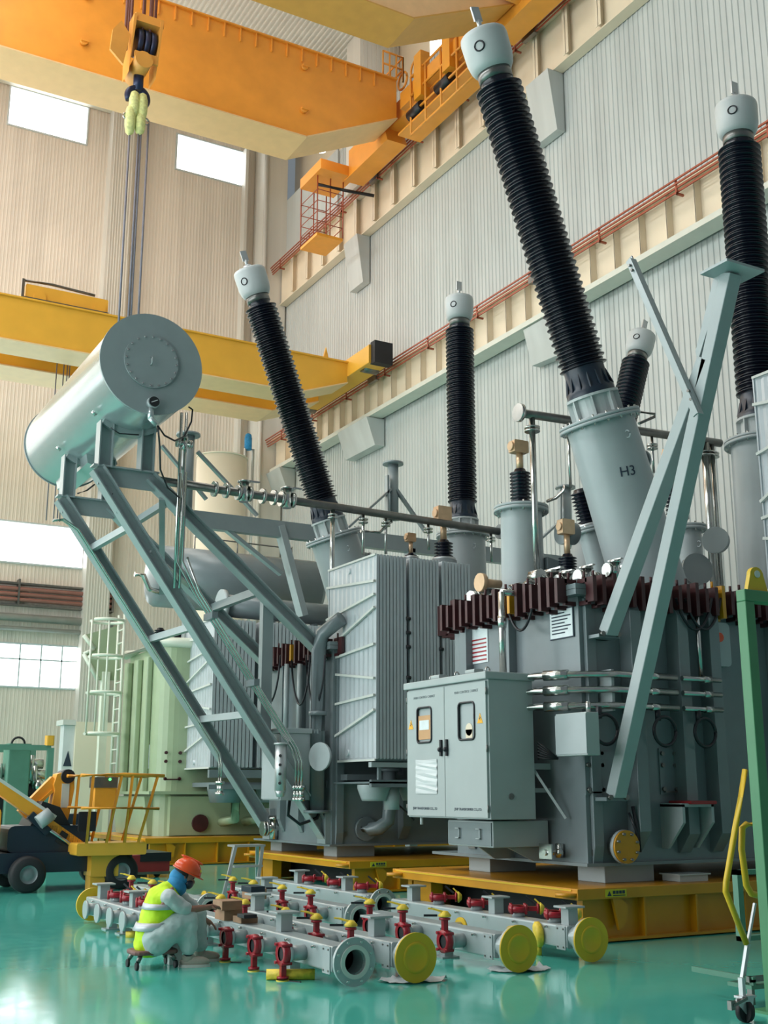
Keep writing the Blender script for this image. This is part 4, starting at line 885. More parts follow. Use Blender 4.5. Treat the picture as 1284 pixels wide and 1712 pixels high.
for yy, nm in ((YN, 'near'), (YF, 'far')):
    tx = 4.93; zz = 6.86; dx = 0 if yy == YN else -.0
    MB().beam((tx, yy, zz), (9.36, yy, .84), .24, .2).build('long_brace', 'drum_paint', sp, bevel=.008) if False else None
    # long brace: broad plate flanges towards the camera
    MB().ibeam((tx+.02, yy, zz-.02), (9.3, yy, .86), .26, .20, V((.8, 0, .6)), .02).build('long_brace', 'drum_paint', sp)
    MB().ibeam((5.85, yy, zz-.05), (9.26, yy, 3.95), .26, .18, V((.7, 0, .7)), .02).build('short_brace', 'drum_paint', sp)
    MB().beam((tx-.06, yy, zz+.02), (6.0, yy, zz+.02), .22, .03, (0, 0, 1)).beam((tx+.05, yy, zz-.14), (5.95, yy, zz-.14), .03, .3, (0, 0, 1)).build('cross_head', 'drum_paint', sp)
    for px_ in (5.06, 5.78): MB().ibeam((px_, yy, zz), (px_, yy, 7.66 if px_ < 5.5 else 7.75), .26, .22, (1, 0, 0), .02).build('post', 'drum_paint', sp)
    m = MB(); n = 10; pts = []
    for q in range(n+1):
        t = R(238+64*q/n); pts.append((cx+(cr_+.0)*math.cos(t), cz2+(cr_+.0)*math.sin(t)))
    for q in range(n+1):
        t = R(302-64*q/n); pts.append((cx+(cr_+.06)*math.cos(t), cz2+(cr_+.10)*math.sin(t)))
    m.prism(pts, 1, yy-.1, yy+.1); m.build('saddle', 'drum_paint', sp)
    MB().cyl((4.78, yy-.12, 7.78), (4.86, yy-.12, 7.72), .03, 6).build('saddle_bolt', 'steel', sp)
    MB().box((9.2, yy-.16, .74), (9.31, yy+.16, 1.3)).build('foot_plate', 'drum_paint', sp)
def onb(t, y): return V((4.95+(9.3-4.95)*t, y, 6.84+(.86-6.84)*t))
def ons(t, y): return V((5.85+(9.26-5.85)*t, y, 6.81+(3.95-6.81)*t))
for t in (.15, .42, .66): MB().beam(onb(t, YN), onb(t-.005, YF), .10, .12).build('tie_bar', 'grey_paint_light', sp)
MB().beam(ons(.12, YN), ons(.12, YF), .1, .12).beam(ons(.62, YN), ons(.62, YF), .12, .14).build('tie_bar', 'drum_paint', sp)
MB().beam(onb(.08, YN)+V((.8, 0, .1)), onb(.30, YF)+V((.7, 0, .2)), .10, .05).build('diagonal_tie', 'drum_paint', sp)
MB().beam(onb(.22, YN), ons(.5, YF), .10, .04).build('diagonal_tie', 'drum_paint', sp)
a = PY(YN+.2, 445, 1100); MB().box((a.x-.1, YN+.15, 2.6), (a.x+.1, YN+.3, 4.9)).build('vertical_post', 'drum_paint', sp)
# conduits following the long braces and the breathers at their ends
def along(y, off, t0, t1, n=2): return [onb(t0+(t1-t0)*k/n, y)+V(off) for k in range(n+1)]
pr = thing('brace_conduits', 'thin steel oil lines clipped along the near slanting brace', 'pipes', (7, 18.4, 4))
for k, dy in enumerate((-.20, -.32, -.44)):
    pts = [(6.35+k*.05, YN+dy+.02, 6.9 if k < 2 else 5.4), (6.35+k*.05, YN+dy, 5.35)]+along(YN+dy, (.16, 0, .15), .36, .78)
    e_ = V(pts[-1]); pts += [e_+V((.10, 0, -.22)), e_+V((.10, 0, -.62))]
    MB().tube(pts, .022, 6).build('oil_line', 'steel', pr)
    c = V(pts[-1]); MB().cyl(c, c-V((0, 0, .06)), .065, 10).cyl(c-V((0, 0, .08)), c-V((0, 0, .2)), .045, 10).cyl(c-V((0, 0, .2)), c-V((0, 0, .25)), .065, 10).build('valve', 'steel', pr)
for t in (.42, .60): c = onb(t, YN)+V((.16, 0, .14)); MB().box((c.x-.05, YN-.5, c.z-.06), (c.x+.05, YN-.1, c.z+.05)).build('pipe_clip', 'grey_paint', pr)
ef = thing('brace_conduits', 'thin steel oil lines clipped along the far slanting brace', 'pipes', (6, 20.8, 4))
for k, dy in enumerate((-.16, -.26)):
    pts = [onb(.02, YF+dy)+V((-.25, 0, -.35)), onb(.04, YF+dy)+V((-.15, 0, -.2))]+along(YF+dy, (-.05, 0, -.12), .08, .74)
    e_ = V(pts[-1]); pts += [e_+V((.04, 0, -.2)), e_+V((.04, 0, -.5))]
    MB().tube(pts, .020, 6).build('oil_line', 'steel', ef); c = V(pts[-1]); MB().cyl(c, c-V((0, 0, .05)), .07, 10).cyl(c-V((0, 0, .05)), c-V((0, 0, .2)), .04, 10).cyl(c-V((0, 0, .2)), c-V((0, 0, .25)), .07, 10).build('valve', 'steel', ef)
q = PY(YN-.35, 470, 1250); br = thing('breather', 'steel breather cylinder with round sight holes hanging in front of the narrow cabinet', 'breather', (q.x, q.y, q.z-.7))
z1 = q.z+.05; z0 = PY(YN-.35, 470, 1322).z
MB().cyl((q.x, q.y, z0), (q.x, q.y, z1), .10, 20).cyl((q.x, q.y, z1), (q.x, q.y, z1+.03), .125, 20).cyl((q.x, q.y, z0-.1), (q.x, q.y, z0), .06, 12, .1).build('housing', 'aluminium', br)
for k in range(4): MB().cyl((q.x-.06, q.y-.10, z0+.12+k*.15), (q.x-.04, q.y-.07, z0+.12+k*.15), .025, 10).build('sight_hole', 'rubber', br)
q = PY(YF-.3, 458, 1385); vfit(ef, (q.x, q.y, q.z), 1.6); 
# black cables from the gauge
cbl = thing('gauge_cable', 'thin black cables looping down from the gauge on the silvery drum', 'cable', (5.6, 17.4, 7.4))
g0 = PY(17.45, 264, 712)
MB().tube([g0, PY(17.6, 275, 728), PY(17.8, 292, 737), PY(18.0, 308, 730), PY(18.1, 320, 705), PY(18.2, 322, 685), PY(18.2, 315, 680)], .016, 6).build('cable', 'black_plastic', cbl)
MB().tube([g0, PY(17.6, 267, 745), PY(17.8, 268, 785), PY(18.0, 280, 815), PY(18.2, 300, 832)], .016, 6).build('cable', 'black_plastic', cbl)
MB().tube([PY(17.9, 185, 715), PY(17.9, 200, 725), PY(17.9, 232, 727)], .012, 6).build('cable', 'black_plastic', cbl)
MB().tube([PY(18.2, 130, 825), PY(18.3, 145, 820), PY(18.4, 158, 810)], .014, 6).tube([PY(18.6, 188, 825), PY(18.6, 190, 845), PY(18.6, 197, 858)], .014, 6).build('cable', 'rubber', cbl)
# ------------------------------------------------------------------ raised struts on the nearest tank
st = thing('conservator_strut', 'pale grey V-shaped steel strut pair rising from the nearest tank to a small top plate', 'strut', (9.05, 10.7, 1.5))
XS = 9.05
tp = PX(XS, 1222, 458)
upx = (1, 0, 0)
MB().beam(PX(XS, 1030, 1330), tp, .16, .18, (1, 0, 0)).build('long_strut', 'grey_paint_light', st, bevel=.01)
MB().beam(PX(XS, 1017, 1058), PX(XS, 1183, 600), .16, .18, (1, 0, 0)).build('short_strut', 'grey_paint_light', st, bevel=.01)
gp_ = [PX(XS, x_, y_) for x_, y_ in ((1176, 606), (1190, 560), (1226, 462), (1204, 462), (1172, 590))]
MB().prism([(v.y, v.z) for v in gp_], 0, XS-.085, XS+.085).build('upper_web', 'grey_paint_light', st)
MB().box((XS-.28, tp.y-.22, tp.z), (XS+.28, tp.y+.18, tp.z+.03)).build('top_plate', 'grey_paint_light', st)
for (px, py) in ((1030, 1330), (1017, 1058)):
    p = PX(XS, px, py); MB().box((XS-.16, p.y-.02, p.z-.06), (XS+.16, YA-.0, p.z-.02)).box((XS-.16, YA-.05, p.z-.06), (XS+.16, YA, p.z+.5)).build('foot_plate', 'grey_paint', st)
    for dx in (-.12, .12): MB().cyl((XS+dx, p.y-.02, p.z-.02), (XS+dx, p.y-.06, p.z-.02), .03, 8).build('foot_bolt', 'dark_steel', st)
MB().beam(PX(XS-.15, 1052, 433), PX(XS-.15, 1165, 692), .11, .02, (1, 0, 0)).beam(PX(XS-.15, 1058, 433), PX(XS-.15, 1171, 692), .015, .09, (1, 0, 0)).build('loose_angle', 'grey_paint_light', st)
for py, px in ((668, 1157), (654, 1153), (452, 1058), (444, 1054)): p = PX(XS-.17, px, py); MB().cyl(p, p+V((-.03, 0, 0)), .018, 8).build('bolt', 'dark_steel', st)
# ------------------------------------------------------------------ overhead oil pipes
def flg(mb_, c, d, r, t=.03): c = V(c); d = V(d).normalized(); mb_.cyl(c-d*t, c+d*t, r, 16)
op = thing('oil_pipe', 'long steel oil pipe with two valves running from the drum frame above the middle radiators', 'pipe', (12, 19, 6))
a, b = PY(18.9, 250, 801), PY(18.9, 836, 889)
MB().cyl(a, b, .075, 14).build('pipe_run', 'dark_steel', op)
for px in (354, 390, 428, 458):
    t = (px-250)/586; c = a.lerp(b, t); m = MB()
    for k in (-.11, .11): flg(m, c+V((k, 0, 0)), (1, 0, 0), .14)
    if px in (390, 458): m.cyl(c-V((0, 0, .16)), c+V((0, 0, .2)), .085, 12); m.cyl(c+V((0, 0, .2)), c+V((0, 0, .23)), .12, 12); m.box(c+V((-.02, -.03, .23)), c+V((.3, .03, .25)))
    m.build('valve', 'steel', op)
m = MB(); flg(m, b, (1, 0, 0), .15); m.build('end_flange', 'grey_paint', op)
for px, py, nm in ((533, 1030, 1), (585, 925, 0), (624, 924, 0), (700, 918, 0), (818, 940, 0)):
    t = (px-250)/586; c = a.lerp(b, t); e = PY(18.9, px+2, py); m = MB()
    m.cyl((c.x, c.y, c.z-.05), (c.x, c.y, e.z), .045 if nm else .028, 10)
    flg(m, (c.x, c.y, c.z-.16), (0, 0, 1), .09, .012); flg(m, (c.x, c.y, c.z-.22), (0, 0, 1), .09, .012); m.build('riser', 'steel', op)
c1 = PY(18.9, 600, 905); MB().tube([PY(18.9, 603, 888), PY(18.9, 635, 890), PY(18.9, 650, 875), PY(18.9, 655, 872)], .03, 8).build('branch', 'steel', op)
oq = thing('oil_pipe', 'steel oil pipe with a flanged left end running behind the H3 turret', 'pipe', (12, 13, 6.5))
a, b = PY(12.9, 868, 690), PY(12.9, 1204, 741)
MB().cyl(a, b, .065, 14).build('pipe_run', 'dark_steel', oq)
m = MB(); flg(m, a, (1, 0, 0), .135); m.build('end_flange', 'steel', oq)
for px, py, rr_ in ((887, 975, .045), (943, 815, .022), (1081, 790, .022), (1176, 985, .07), (1188, 985, .04)):
    t = (px-868)/336; c = a.lerp(b, t); e = PY(12.9, px+8, py); m = MB(); m.cyl((c.x, c.y, c.z-.04), (c.x, c.y, max(e.z, 4.12)), rr_, 12)
    flg(m, (c.x, c.y, c.z-.2), (0, 0, 1), rr_*1.3+.055, .012); flg(m, (c.x, c.y, c.z-.25), (0, 0, 1), rr_*1.3+.055, .012); m.build('riser', 'steel', oq)
MB().tube([PY(12.9, 944, 812), PY(12.9, 941, 822), PY(13.0, 930, 832), PY(13.2, 915, 838)], .025, 8).build('branch', 'steel', oq)
MB().tube([PY(12.6, 1065, 688), PY(12.6, 1094, 692), PY(12.6, 1094, 697), PY(12.6, 1068, 708)], .022, 8).build('branch', 'dark_steel', oq)
# steel risers beside the near frame
rp = thing('riser_pipes', 'pair of thin vertical steel pipes standing just right of the silvery drum', 'pipes', (6.4, 18.5, 6))
for px in (304, 312):
    t0, t1 = PY(18.45, px, 690), PY(18.45, px, 985); MB().cyl((t0.x, 18.45, t1.z), (t0.x, 18.45, t0.z), .028, 8).build('pipe', 'steel', rp)
c = PY(18.45, 308, 742); vfit(rp, (c.x, c.y, c.z), .9)
# ------------------------------------------------------------------ grey beam-and-post frame behind the bushings
gf = thing('lead_support_frame', 'grey horizontal beam with flanged posts and diagonal ties behind the upright middle bushing', 'frame', (12, 23, 6))
YG = 23.0
a, b = PY(YG, 322, 868), PY(YG, 960, 945)
MB().beam(a, b, .2, .36, (0, 0, 1)).build('beam', 'drum_paint', gf)
for px, py0, py1, r in ((315, 727, 862, .14), (657, 775, 868, .13), (945, 815, 905, .14)):
    t = PY(YG, px, py0); u = PY(YG, px, py1); m = MB().cyl((t.x, YG, u.z), (t.x, YG, t.z), r, 18); m.cyl((t.x, YG, t.z-.03), (t.x, YG, t.z+.02), r+.12, 20); m.build('post', 'drum_paint', gf)
    MB().cyl((t.x, YG, u.z), (t.x, YG, u.z+.04), r+.1, 16).build('post_foot', 'drum_paint', gf)
for (p, q) in (((270, 745), (345, 835)), ((330, 755), (430, 862)), ((653, 818), (575, 888)), ((662, 818), (712, 890)), ((940, 868), (905, 900)), ((936, 818), (936, 900)), ((647, 795), (648, 868))):
    MB().beam(PY(YG-.1, *p), PY(YG-.1, *q), .05, .12, (0, -1, 0)).build('diagonal_tie', 'drum_paint', gf)
MB().beam(PY(YG, 362, 872), PY(YG, 470, 960), .08, .16, (0, -1, 0)).build('diagonal_tie', 'drum_paint', gf)
MB().beam(PY(YG, 467, 880), PY(YG, 506, 1030), .14, .30, (0, -1, 0)).build('leg', 'grey_paint_light', gf)
xx0, xx1 = a.x+1.2, b.x-1.0
for x in (xx1,): MB().box((x-.1, YG-.1, 4.3), (x+.1, YG+.1, b.z)).build('leg', 'drum_paint', gf)
MB().box((13.5, YG-.1, 0), (13.7, YG+.1, a.z-.1)).build('leg', 'drum_paint', gf)
# ------------------------------------------------------------------ green transformer at the far left
tg = thing('transformer_tank', 'pale green transformer tank on a yellow base at the far left', 'transformer tank', (8.95, 27, .65))
gx, gy0, gy1, gz = 9.0, 26.9, 29.9, 5.0
m = MB(); pts = [(gx, gy1-.5), (gx, gy0+.5)]
for k in range(7): t = R(180+15*k); pts.append((gx+.5+.5*math.cos(t), gy0+.5+.5*math.sin(t)))
pts += [(17, gy0), (17, gy1), (gx+.5, gy1)]
m.prism(pts, 2, .62, gz); m.build('tank_wall', 'green_tank', tg)
m = MB(); m.prism([(x-.0, y) for x, y in pts], 2, .60, .62); m.box((gx-.25, gy0-.25, 1.55), (17, gy1, 1.62)); m.build('girth_flange', 'green_tank', tg)
MB().prism([(gx-.06, .62), (gx-.18, 1.5), (gx+.4, 1.5), (gx+.4, .62)], 1, gy0+.3, gy1-.2).build('lower_skirt', 'green_tank', tg)
MB().box((gx+.3, gy0-.18, .62), (17, gy0, 1.5)).build('lower_skirt', 'green_tank', tg)
for y in (27.5, 28.3, 29.1): MB().rbox((gx-.16, y, 1.62), (gx, y+.3, gz-.2), .05, 2).build('stiffener', 'green_tank', tg)
MB().tube([(gx-.05, gy0+.5, gz+.05), (gx+.1, gy0+.15, gz+.12), (gx+.5, gy0-.02, gz+.12), (gx+2.5, gy0-.02, gz+.12)], .12, 8).tube([(gx-.05, gy0+.5, gz+.05), (gx-.05, gy1-.3, gz+.05)], .12, 8).build('rim', 'ladder_cream', tg)
p = PY(gy0-.05, 330, 1376); MB().cyl((p.x, gy0-.2, p.z), (p.x, gy0-.26, p.z), .2, 20).build('blind_flange', 'clamp_red', tg)
p = PX(gx-.02, 246, 1265); MB().box((gx-.04, p.y-.1, p.z-.28), (gx-.0, p.y+.35, p.z+.28)).build('rating_plate', 'white_plastic', tg)
p = PY(gy0, 266, 1280)
m = MB()
for dx in (0, .35):
    for dz in (-.3, .1, .3): m.cyl((p.x+.15+dx, gy0-.05, p.z+dz), (p.x+.15+dx, gy0, p.z+dz), .04, 8)
m.box((p.x+.15, gy0-.05, p.z-.33), (p.x+.5, gy0-.02, p.z-.3)); m.build('hatch_bolts', 'clamp_red', tg)
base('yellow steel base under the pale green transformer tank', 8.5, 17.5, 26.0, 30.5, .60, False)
ld = thing('ladder', 'pale cream fixed ladder with safety hoops on the green tank', 'ladder', (8.6, 29, 1))
Yl = 28.6
def lp(px, py): return PX(8.55, px, py)
a0, a1 = lp(200, 1030), lp(186, 1345); b0, b1 = lp(210, 1030), lp(196, 1345)
for dy in (0, .5): MB().cyl((8.55, Yl+dy, 1.2), (8.55, Yl+dy, 6.0), .035, 8).build('stile', 'ladder_cream', ld)
m = MB(); z = 1.3
while z < 5.9: MB().cyl((8.55, Yl, z), (8.55, Yl+.5, z), .02, 6).build('rung', 'ladder_cream', ld); z += .33
for z in (3.0, 4.0, 4.9, 5.8): MB().torus((8.2, Yl+.25, z), (0, 0, 1), .42, .04, 20, 6, 25, 335).build('safety_hoop', 'ladder_cream', ld)
for y, x in ((Yl-.15, 8.12), (Yl+.25, 7.80), (Yl+.65, 8.12)): MB().cyl((x, y, 3.0), (x, y, 5.8), .025, 6).build('hoop_bar', 'ladder_cream', ld)
# green panel and bits on its far side
pn = thing('side_panel', 'pale green zigzag edged panel standing above the far end of the green tank', 'panel', (9, 31, 5))
p = [PY(31.5, x, y) for x, y in ((140, 1062), (158, 1085), (140, 1093), (164, 1137), (200, 1137), (200, 1045))]
MB().prism([(v.x, v.z) for v in p], 1, 31.5, 31.6).build('plate', 'green_tank', pn)
MB().cyl(p[0], p[1], .06, 6).cyl(p[2], p[3], .06, 6).cyl(p[1], p[2], .05, 6).build('edge', 'ladder_cream', pn)
MB().box((p[4].x-.5, 31.4, .02), (p[4].x-.3, 31.6, p[4].z+.2)).build('leg', 'ladder_cream', pn)
# small bushings on the green unit
for px, nm in ((268, 'left'), (300, 'right')):
    q = PY(29, px, 1050); small_bushing('dark ribbed bushing, %s one of the pair on the green transformer' % nm, (q.x, 29, 5.02), q.z-5.02, .16, n=12, term=False)
# its radiators (two packs) with header pipe
Yc = 25.3
q0, q1 = PY(Yc, 350, 1285), PY(Yc, 350, 1040); dyc = PX(q0.x, 302, 1280).y-Yc
rg = make_radiator('pale blue grey radiator with slanting rods, seen between the drum braces', (q0.x, Yc, q0.z), 1.05, dyc, q1.z-q0.z+.1, 11)
r2 = copy_tree(rg, (q0.x+1.15, Yc, q0.z), label='blue grey radiator just right of the one seen between the drum braces')
r3 = copy_tree(rg, (q0.x+2.3, Yc, q0.z), label='blue grey radiator half hidden behind the middle transformer tank')
for r0 in (r2, r3):
    for c in list(r0.children):
        if c.name.startswith(('brace_rod', 'edge_strip')): bpy.data.objects.remove(c)
hp = thing('header_pipe', 'wide grey header pipe with a round end flange above the far radiators', 'pipe', (12, 25.2, 6))
a, b = PY(Yc+.5, 372, 1012), PY(Yc+.5, 560, 1030)
MB().cyl(a, b, .27, 24).build('pipe_run', 'grey_paint', hp); MB().cyl(a-V((.06, 0, 0)), a+V((.04, 0, 0)), .38, 24).build('end_flange', 'grey_paint_light', hp)
for x in (q0.x+.5, q0.x+1.65, q0.x+2.8): MB().cyl((x, Yc+.5, q1.z), (x, Yc+.5, b.z), .1, 12).build('branch', 'grey_paint', hp)
ft = thing('radiator_stand', 'blue grey tray with fans under the far radiators', 'frame', (q0.x, Yc, 1.7))
MB().box((q0.x, Yc, q0.z-.2), (q0.x+3.4, Yc+.1, q0.z-.02)).box((q0.x, Yc, q0.z-.45), (q0.x+3.4, Yc+.1, q0.z-.35)).build('tray', 'grey_paint', ft)
for x in (q0.x+.6, q0.x+1.8, q0.x+3.0): MB().lathe([(.42, 0), (.35, -.3), (0, -.3)], (x, Yc+.5, q0.z-.45), (0, 0, 1), 20).build('fan_housing', 'grey_paint', ft)
MB().box((q0.x+.2, Yc+.1, q0.z-.4), (q0.x+3.2, gy0, q0.z-.3)).build('wall_arm', 'grey_paint', ft)
for x in (q0.x+.9, q0.x+1.5): MB().tube([(x, Yc+.6, q0.z-.6), (x, Yc+.6, 1.0), (x, gy0, .9)], .11, 10).build('oil_elbow', 'green_tank', ft)
# its grey conservator lying level
c2 = thing('conservator', 'dull grey conservator drum lying level behind the slanting drum braces', 'tank', (11, 29, 7))
a, b = PY(28.6, 262, 958), PY(28.6, 520, 968)
zc = 7.02; MB().cyl((a.x, 28.6, zc), (b.x, 28.6, zc), .80, 40).build('drum', 'grey_paint', c2)
MB().lathe([(.80, 0), (.74, .1), (.5, .17), (0, .2)], (b.x, 28.6, zc), (1, 0, 0), 40).build('domed_end', 'grey_paint', c2)
MB().lathe([(.80, 0), (.74, .1), (.5, .17), (0, .2)], (a.x, 28.6, zc), (-1, 0, 0), 40).build('domed_end', 'grey_paint', c2)
m = MB()
for x in (a.x+1, (a.x+b.x)/2, b.x-.6): m.cyl((x, 28.6, zc+.75), (x, 28.6, zc+1.15), .02, 6)
m.cyl((a.x+1, 28.6, zc+1.13), (b.x-.6, 28.6, zc+1.1), .02, 6); m.build('guard_rail', 'dark_steel', c2)
for x in (a.x+.9, b.x-1.2): MB().beam((x, 28.6, 5.0), (x, 28.6, zc-.72), .25, .25, (0, 1, 0)).build('stand', 'grey_paint_light', c2)
pp = [PY(28.0, x, y) for x, y in ((225, 960), (240, 962), (250, 985), (268, 990))]
MB().tube(pp, .07, 8).build('outlet_pipe', 'steel', c2)
# ------------------------------------------------------------------ tall beige vessel in the corner
vs_ = thing('storage_vessel', 'tall pale beige round vessel standing near the far corner', 'tank', (16, 42, 0))
a = PY(42, 370, 768); r0 = (PY(42, 410, 800).x-PY(42, 331, 800).x)/2; cxv = PY(42, 370, 800).x
MB().cyl((cxv, 42, 0), (cxv, 42, a.z), r0, 48).build('shell', 'beige_tank', vs_)
MB().cyl((cxv, 42, a.z), (cxv, 42, a.z+.05), r0+.03, 48).cyl((cxv, 42, 7.6), (cxv, 42, 7.7), r0+.04, 48).build('rim', 'beige_tank', vs_)
pe = thing('dosing_pump', 'small blue motor on white pipes beside the beige vessel top', 'pump', (17.5, 42, 14))
q = PY(41.5, 415, 738)
MB().cyl((q.x, 41.5, q.z-.35), (q.x, 41.5, q.z+.15), .15, 12).ball((q.x, 41.5, q.z+.2), .14, n=10, m=6).build('motor', 'scarf', pe)
for dx in (-.12, .22): MB().tube([(cxv+.9+dx, 41.5, a.z+.02), (cxv+.9+dx, 41.5, a.z+.2), (q.x+dx, 41.5, q.z-.3), (q.x+dx, 41.5, 8)], .06, 8).build('pipe', 'white_panel', pe)
# ------------------------------------------------------------------ white upright cabinet and green machine on the far left
p = PX(9.6, 126, 1205); wc = thing('control_cabinet', 'tall pale beige cabinet with a small black triangle sign near the green tank', 'cabinet', (9.5, 35, 0))
q = [PY(34.5, 107, 1212), PY(34.5, 126, 1207)]
MB().box((q[0].x, 34.5, .0), (q[1].x, 34.9, q[0].z)).build('door', 'white_plastic', wc, bevel=.01)
MB().box((q[1].x, 34.4, .0), (q[1].x+1.1, 35.4, q[0].z+.1)).build('body', 'beige_tank', wc)
MB().box((q[0].x-.05, 34.4, q[0].z), (q[1].x, 35.2, q[0].z+.15)).build('roof', 'white_panel', wc)
t_ = PY(34.48, 113, 1272); MB().prism([(t_.x-.12, t_.z-.15), (t_.x+.12, t_.z-.15), (t_.x, t_.z+.28)], 1, 34.48, 34.5).build('warning_sign', 'text_dark', wc)
gm = thing('pump_skid', 'dark green machine frame with black pumps standing left of the boom lift', 'machine', (6.5, 29, 0))
Yp = 28.0
def gp(px, py): return PY(Yp, px, py)
x0, x1 = gp(-40, 1260).x, gp(84, 1260).x; zt2 = gp(60, 1250).z
for y in (Yp, Yp+1.8):
    MB().beam((x0, y, zt2), (x1, y, zt2), .12, .12).build('top_rail', 'green_machine', gm)
    for x in (x0, x1): MB().box((x-.07, y-.07, 0), (x+.07, y+.07, zt2)).build('post', 'green_machine', gm)
MB().box((x0, Yp, .2), (x1, Yp+1.8, .5)).build('bed', 'green_machine', gm)
a = gp(20, 1242); b = gp(41, 1440); MB().rbox((a.x, Yp+.3, .5), (b.x+.05, Yp+.9, a.z), .04, 2).build('column', 'green_machine', gm)
MB().torus((a.x+.25, Yp+.5, a.z), (0, 1, 0), .15, .025, 12, 6, 0, 180).build('column_handle', 'rubber', gm)
for px, pz in ((5, .95), (58, 1.15), (65, .9)):
    c = gp(px, 1330); MB().lathe([(0, 0), (.3, .02), (.36, .2), (.36, 1.0), (.24, 1.25), (.1, 1.3)], (c.x, Yp+.8, .5), (0, 0, 1), 20).build('pump_body', 'rubber', gm)
    MB().cyl((c.x-.25, Yp+.7, pz+1.1), (c.x+.3, Yp+.7, pz+1.1), .12, 12).cyl((c.x, Yp+.6, pz+.7), (c.x, Yp+.6, pz+1.3), .08, 10).ball((c.x+.2, Yp+.6, pz+.6), .16, n=10, m=8).build('valve', 'steel', gm)
c = gp(84, 1243); MB().rbox((c.x-.12, Yp-.1, c.z-.05), (c.x+.08, Yp+.1, c.z+.18), .05, 2).build('lifting_eye', 'crane_yellow', gm)
m = MB().box((x1+.1, Yp+.2, .02), (x1+1.1, Yp+1.2, 1.1)); m.build('tool_chest', 'dark_blue', gm)
# ------------------------------------------------------------------ pipe headers laid out on the floor
def ring(mb_, c, d, r0, r1, t, n=32):
    return mb_.lathe([(r0, -t), (r1, -t), (r1, t), (r0, t), (r0, -t)], c, d, n, False)
def butterfly(root, c, ax_, stem, s=1.0, yellow=True, hd=(-1, 0, 0)):
    """red butterfly valve: ring, dark disc, neck, yellow cap and handle"""
    c = V(c); ax_ = V(ax_).normalized(); stem = V(stem).normalized(); b = MB()
    b.lathe([(.062*s, -.026), (.105*s, -.030), (.108*s, 0), (.105*s, .030), (.062*s, .026)], c, ax_, 22)
    b.beam(c+stem*.085*s, c+stem*.20*s, .05*s, .045*s); b.cyl(c+stem*.195*s, c+stem*.215*s, .055*s, 12)
    for sg in (-1, 1):
        for st in (-1, 1):
            o_ = stem.cross(ax_)*.07*sg+stem*.075*st; b.cyl(c+o_-ax_*.05, c+o_+ax_*.05, .016*s, 6)
    v = b.build('valve', 'valve_red', root)
    MB().cyl(c-ax_*.012, c+ax_*.012, .068*s, 18).build('disc', 'rubber', v)
    m = MB(); hd = V(hd).normalized(); t = c+stem*.225*s
    m.lathe([(.06*s, 0), (.065*s, .012), (.03*s, .05), (0, .055)], t, stem, 12)
    m.beam(t+stem*.04*s, t+hd*.11*s+stem*.07*s, .045*s, .016*s); m.beam(t+hd*.11*s+stem*.07*s, t+hd*.16*s+stem*.075*s, .035*s, .012*s); m.build('handle', 'valve_yellow', v)
    m = MB(); q = t+hd*.07*s+stem*.01; m.beam(q, q+hd*.13*s, .014*s, .02*s); m.build('lever', 'black_plastic', v)
    return v
